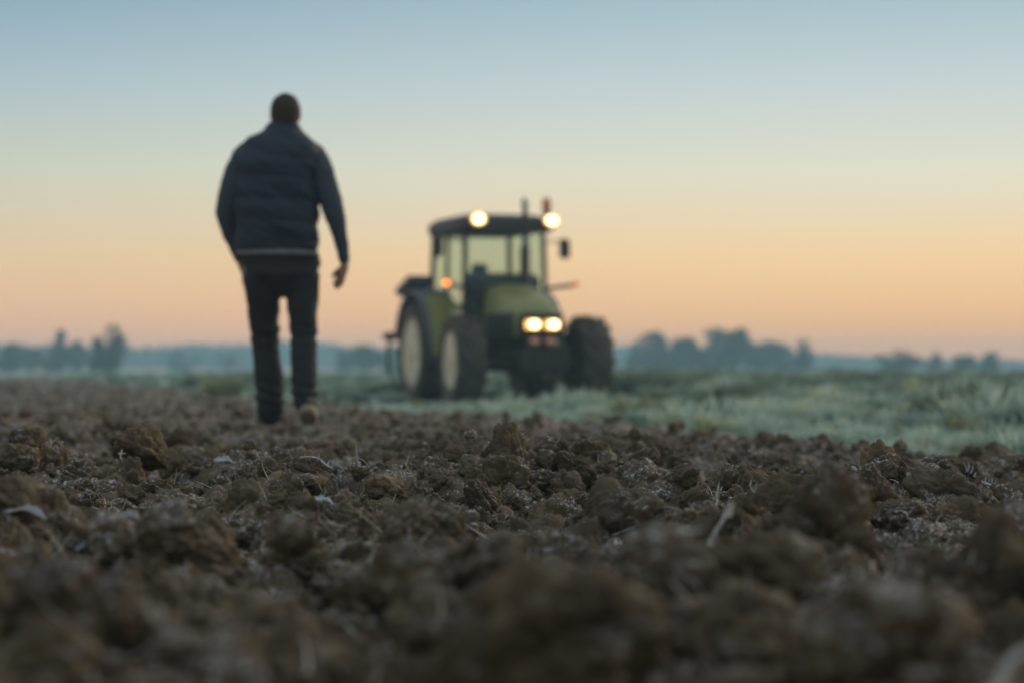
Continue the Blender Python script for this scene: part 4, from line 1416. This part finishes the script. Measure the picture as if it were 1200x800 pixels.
# left hand, swung forward in front of the hip
wl = Vector(mp(276, 302, .13)); pl_ = Vector(mp(279, 312, .15))
b.tube([wl, Vector(mp(278, 307, .14)), pl_, Vector(mp(281, 318, .16))], [(.018, .026), (.018, .034), (.016, .038), (.014, .034)], 12)
fingers(b, Vector(mp(281, 317, .16)), [((0, -.028, 0), (.2, .0, -1)), ((0, -.010, 0), (.2, .05, -1)), ((0, .010, 0), (.15, .1, -1)), ((0, .026, 0), (.1, .15, -1))], [.066, .078, .074, .058])
tb = Vector(mp(279, 310, .175))
b.tube([tb, tb + Vector((.012, .03, -.03)), tb + Vector((.018, .036, -.06))], [.013, .0115, .009], 8)
body = b.done("body", M['skin'], man)
remesh(body, .0055, 3)

# hair
b = B(); b.ball(hc + Vector((0, -.012, .014)), (.088, .100, .104), 4); b.ball(hc + Vector((0, -.04, -.03)), (.076, .066, .072), 3)
hair = b.done("hair", M['hair'], man)
remesh(hair, .006, 1, lambda c: .004 * fbm3(c * 60, 3, 3) - .0)
co = hair.data
bm = bmesh.new(); bm.from_mesh(co)
dl = [v for v in bm.verts if v.co.y > hc.y + .055 and v.co.z < hc.z + .055]
bmesh.ops.delete(bm, geom=dl, context='VERTS'); bm.to_mesh(co); bm.free()
for sx in (-1, 1):
    B().ball(hc + Vector((sx * .030, .086, .010)), .011, 2).done("eye", M['eye'], man)

# sweater: two sleeves, shoulders and a hem showing under the vest
b = B()
limb(b, [(Vector(mp(290, 181)), .080), (Vector(mp(278, 204, -.01)), .082), (Vector(mp(269, 232, -.01)), .074), (Vector(mp(264.5, 250, 0)), .062), (Vector(mp(270, 276, .06)), .052), (Vector(mp(278, 298, .12)), .040)])
limb(b, [(Vector(mp(365, 182)), .082), (Vector(mp(377, 205, -.02)), .078), (Vector(mp(386, 232, -.03)), .070), (Vector(mp(393, 254, -.03)), .060), (Vector(mp(399, 280, 0)), .043), (Vector(mp(403, 305, .035)), .033)])
b.sections([(-.03, 0, .925, .225, .135), (-.04, 0, 1.05, .215, .135), (-.045, 0, 1.3, .21, .13), (-.045, 0, 1.5, .19, .10), (-.02, 0, 1.56, .09, .07)], 24)
sw = b.done("sweater", M['sweater'], man)
remesh(sw, .009, 4, lambda c: .007 * fbm3(c * np.array([9, 9, 20.0]), 3, 8))
b = B(); b.sections([(-.038, 0, .932, .234, .144), (-.039, 0, .938, .240, .148), (-.041, 0, .952, .240, .148), (-.041, 0, .960, .225, .138)], 32, 2.4)
b.done("sweater_hem", M['hem'], man)

# vest: torso shell with a stand-up collar
b = B()
cx = lambda v: (v - 333) * MS
zz = lambda v: (488 - v) * MS
secs = [(cx(324), .0, zz(294), .236, .150), (cx(324), .0, zz(288), .246, .158), (cx(324), -.005, zz(268), .244, .160), (cx(324), -.01, zz(240), .245, .160), (cx(323.5), -.015, zz(212), .250, .160),
        (cx(323), -.015, zz(195), .252, .155), (cx(324), -.012, zz(182), .250, .145), (cx(325.5), -.008, zz(174), .243, .136), (cx(326), -.006, zz(169), .230, .128), (cx(327), -.004, zz(164.5), .200, .118), (cx(329), 0, zz(160), .165, .108), (cx(331), .0, zz(155), .128, .098)]
b.sections(secs, 40, 2.4)
b.sections([(cx(331), .0, zz(158), .140, .100), (cx(332), .004, zz(153), .118, .094), (cx(333), .008, zz(147), .098, .088), (cx(333.5), .010, zz(142), .084, .082), (cx(333.7), .012, zz(139), .078, .078)], 32)
vest = b.done("vest", M['vest'], man)


def quilt(c):
    # horizontal stitched baffles with drifting pull folds
    z = c[:, 2] + .10 * c[:, 0] * (c[:, 2] > 1.05) + .02 * fbm3(c * 5, 2, 4)
    q = np.abs(np.sin(z * math.pi / .125))
    am = .35 + .65 * np.clip(.5 + 1.4 * fbm3(c * 3.5, 2, 31), 0, 1)
    return np.where(c[:, 2] < 1.50, am * (.016 * q ** .5 - .010), 0) + .026 * fbm3(np.stack([c[:, 0] * 3.5, c[:, 1] * 4, c[:, 2] * 11 + c[:, 0] * 5], 1), 3, 12)


remesh(vest, .009, 3, quilt)

# trousers
b = B()
b.sections([(cx(331), .0, zz(350), .03, .06), (cx(331), .0, zz(343), .075, .09), (cx(331), .0, zz(335), .14, .115), (cx(330.5), -.01, zz(322), .205, .140), (cx(328.5), .02, zz(310), .234, .150), (cx(327), .01, zz(298), .230, .145), (cx(328), 0, zz(288), .205, .130)], 32, 2.3)
limb(b, [(Vector(mp(307.0, 322)), .108), (Vector(mp(307.5, 345, .02)), .101), (Vector(mp(307.5, 370, .06)), .092), (Vector(mp(308.5, 396, .10)), .084), (Vector(mp(311, 420, .09)), .083), (Vector(mp(314, 447, .07)), .085), (Vector(mp(315.5, 468, .06)), .084), (Vector(mp(316, 483, .06)), .078)], 20)
limb(b, [(Vector(mp(354, 322)), .106), (Vector(mp(354.5, 345, 0)), .098), (Vector(mp(355, 370, -.02)), .085), (Vector(mp(356.5, 396, -.03)), .077), (Vector(mp(357, 420, -.07)), .075), (Vector(mp(358.5, 447, -.12)), .076), (Vector(mp(360, 464, -.15)), .072), (Vector(mp(361, 472, -.16)), .066)], 20)
b.ball(Vector(mp(331, 334)), (.05, .07, .038), 2)
tro = b.done("trousers", M['trousers'], man)


def folds(c):
    f = .010 * fbm3(c * np.array([8, 8, 16.0]), 3, 22)
    k = np.exp(-((c[:, 2] - .12) / .09) ** 2) + .6 * np.exp(-((c[:, 2] - .46) / .08) ** 2)
    return f + .007 * k * np.sin(c[:, 2] * 90 + 9 * c[:, 0] + 3 * fbm3(c * 6, 2, 2))


remesh(tro, .009, 3, folds)


def boot(xp, yp, dy, lift, um='boot'):
    x, _, z = mp(xp, yp)
    e = empty("boot", (x, dy, z), 0.0, man); e.rotation_euler = (-lift, 0, 0.06 * (1 if xp > 333 else -1))
    b = B(); b.ball((0, .12, .045), (.050, .13, .048), 3); b.ball((0, -.01, .055), (.046, .062, .062), 3); b.tube([(0, 0, .05), (0, -.005, .17)], [.048, .052], 14)
    u = b.done("boot_upper", M[um], e); remesh(u, .008, 2)
    b = B(); b.sections([(0, .075, -.014, .046, .150), (0, .075, .000, .054, .160), (0, .075, .018, .054, .160), (0, .075, .028, .048, .150)], 28, 2.6)
    b.done("boot_sole", M['sole'], e)


boot(315, 483, .07, 0.0)
boot(364, 483, -.17, R(17), 'tan_boot')


# ------------------------------------------------------------------ morning haze
hz = bpy.data.materials.new("blue_morning_haze"); hz.use_nodes = True
hn = hz.node_tree.nodes; hl = hz.node_tree.links
hn.remove(hn["Principled BSDF"])
pv = hn.new("ShaderNodeVolumePrincipled")
pv.inputs["Color"].default_value = (0.50, 0.82, 0.99, 1)
pv.inputs["Density"].default_value = 0.00140
pv.inputs["Anisotropy"].default_value = 0.15
hl.new(pv.outputs[0], hn["Material Output"].inputs["Volume"])
b = B(); b.box((0, 345, 3.25), (720, 730, 9.3)); ho = b.done("haze", hz, None, False)
ho["kind"] = "stuff"; ho["label"] = "thin blue morning haze lying over the fields"
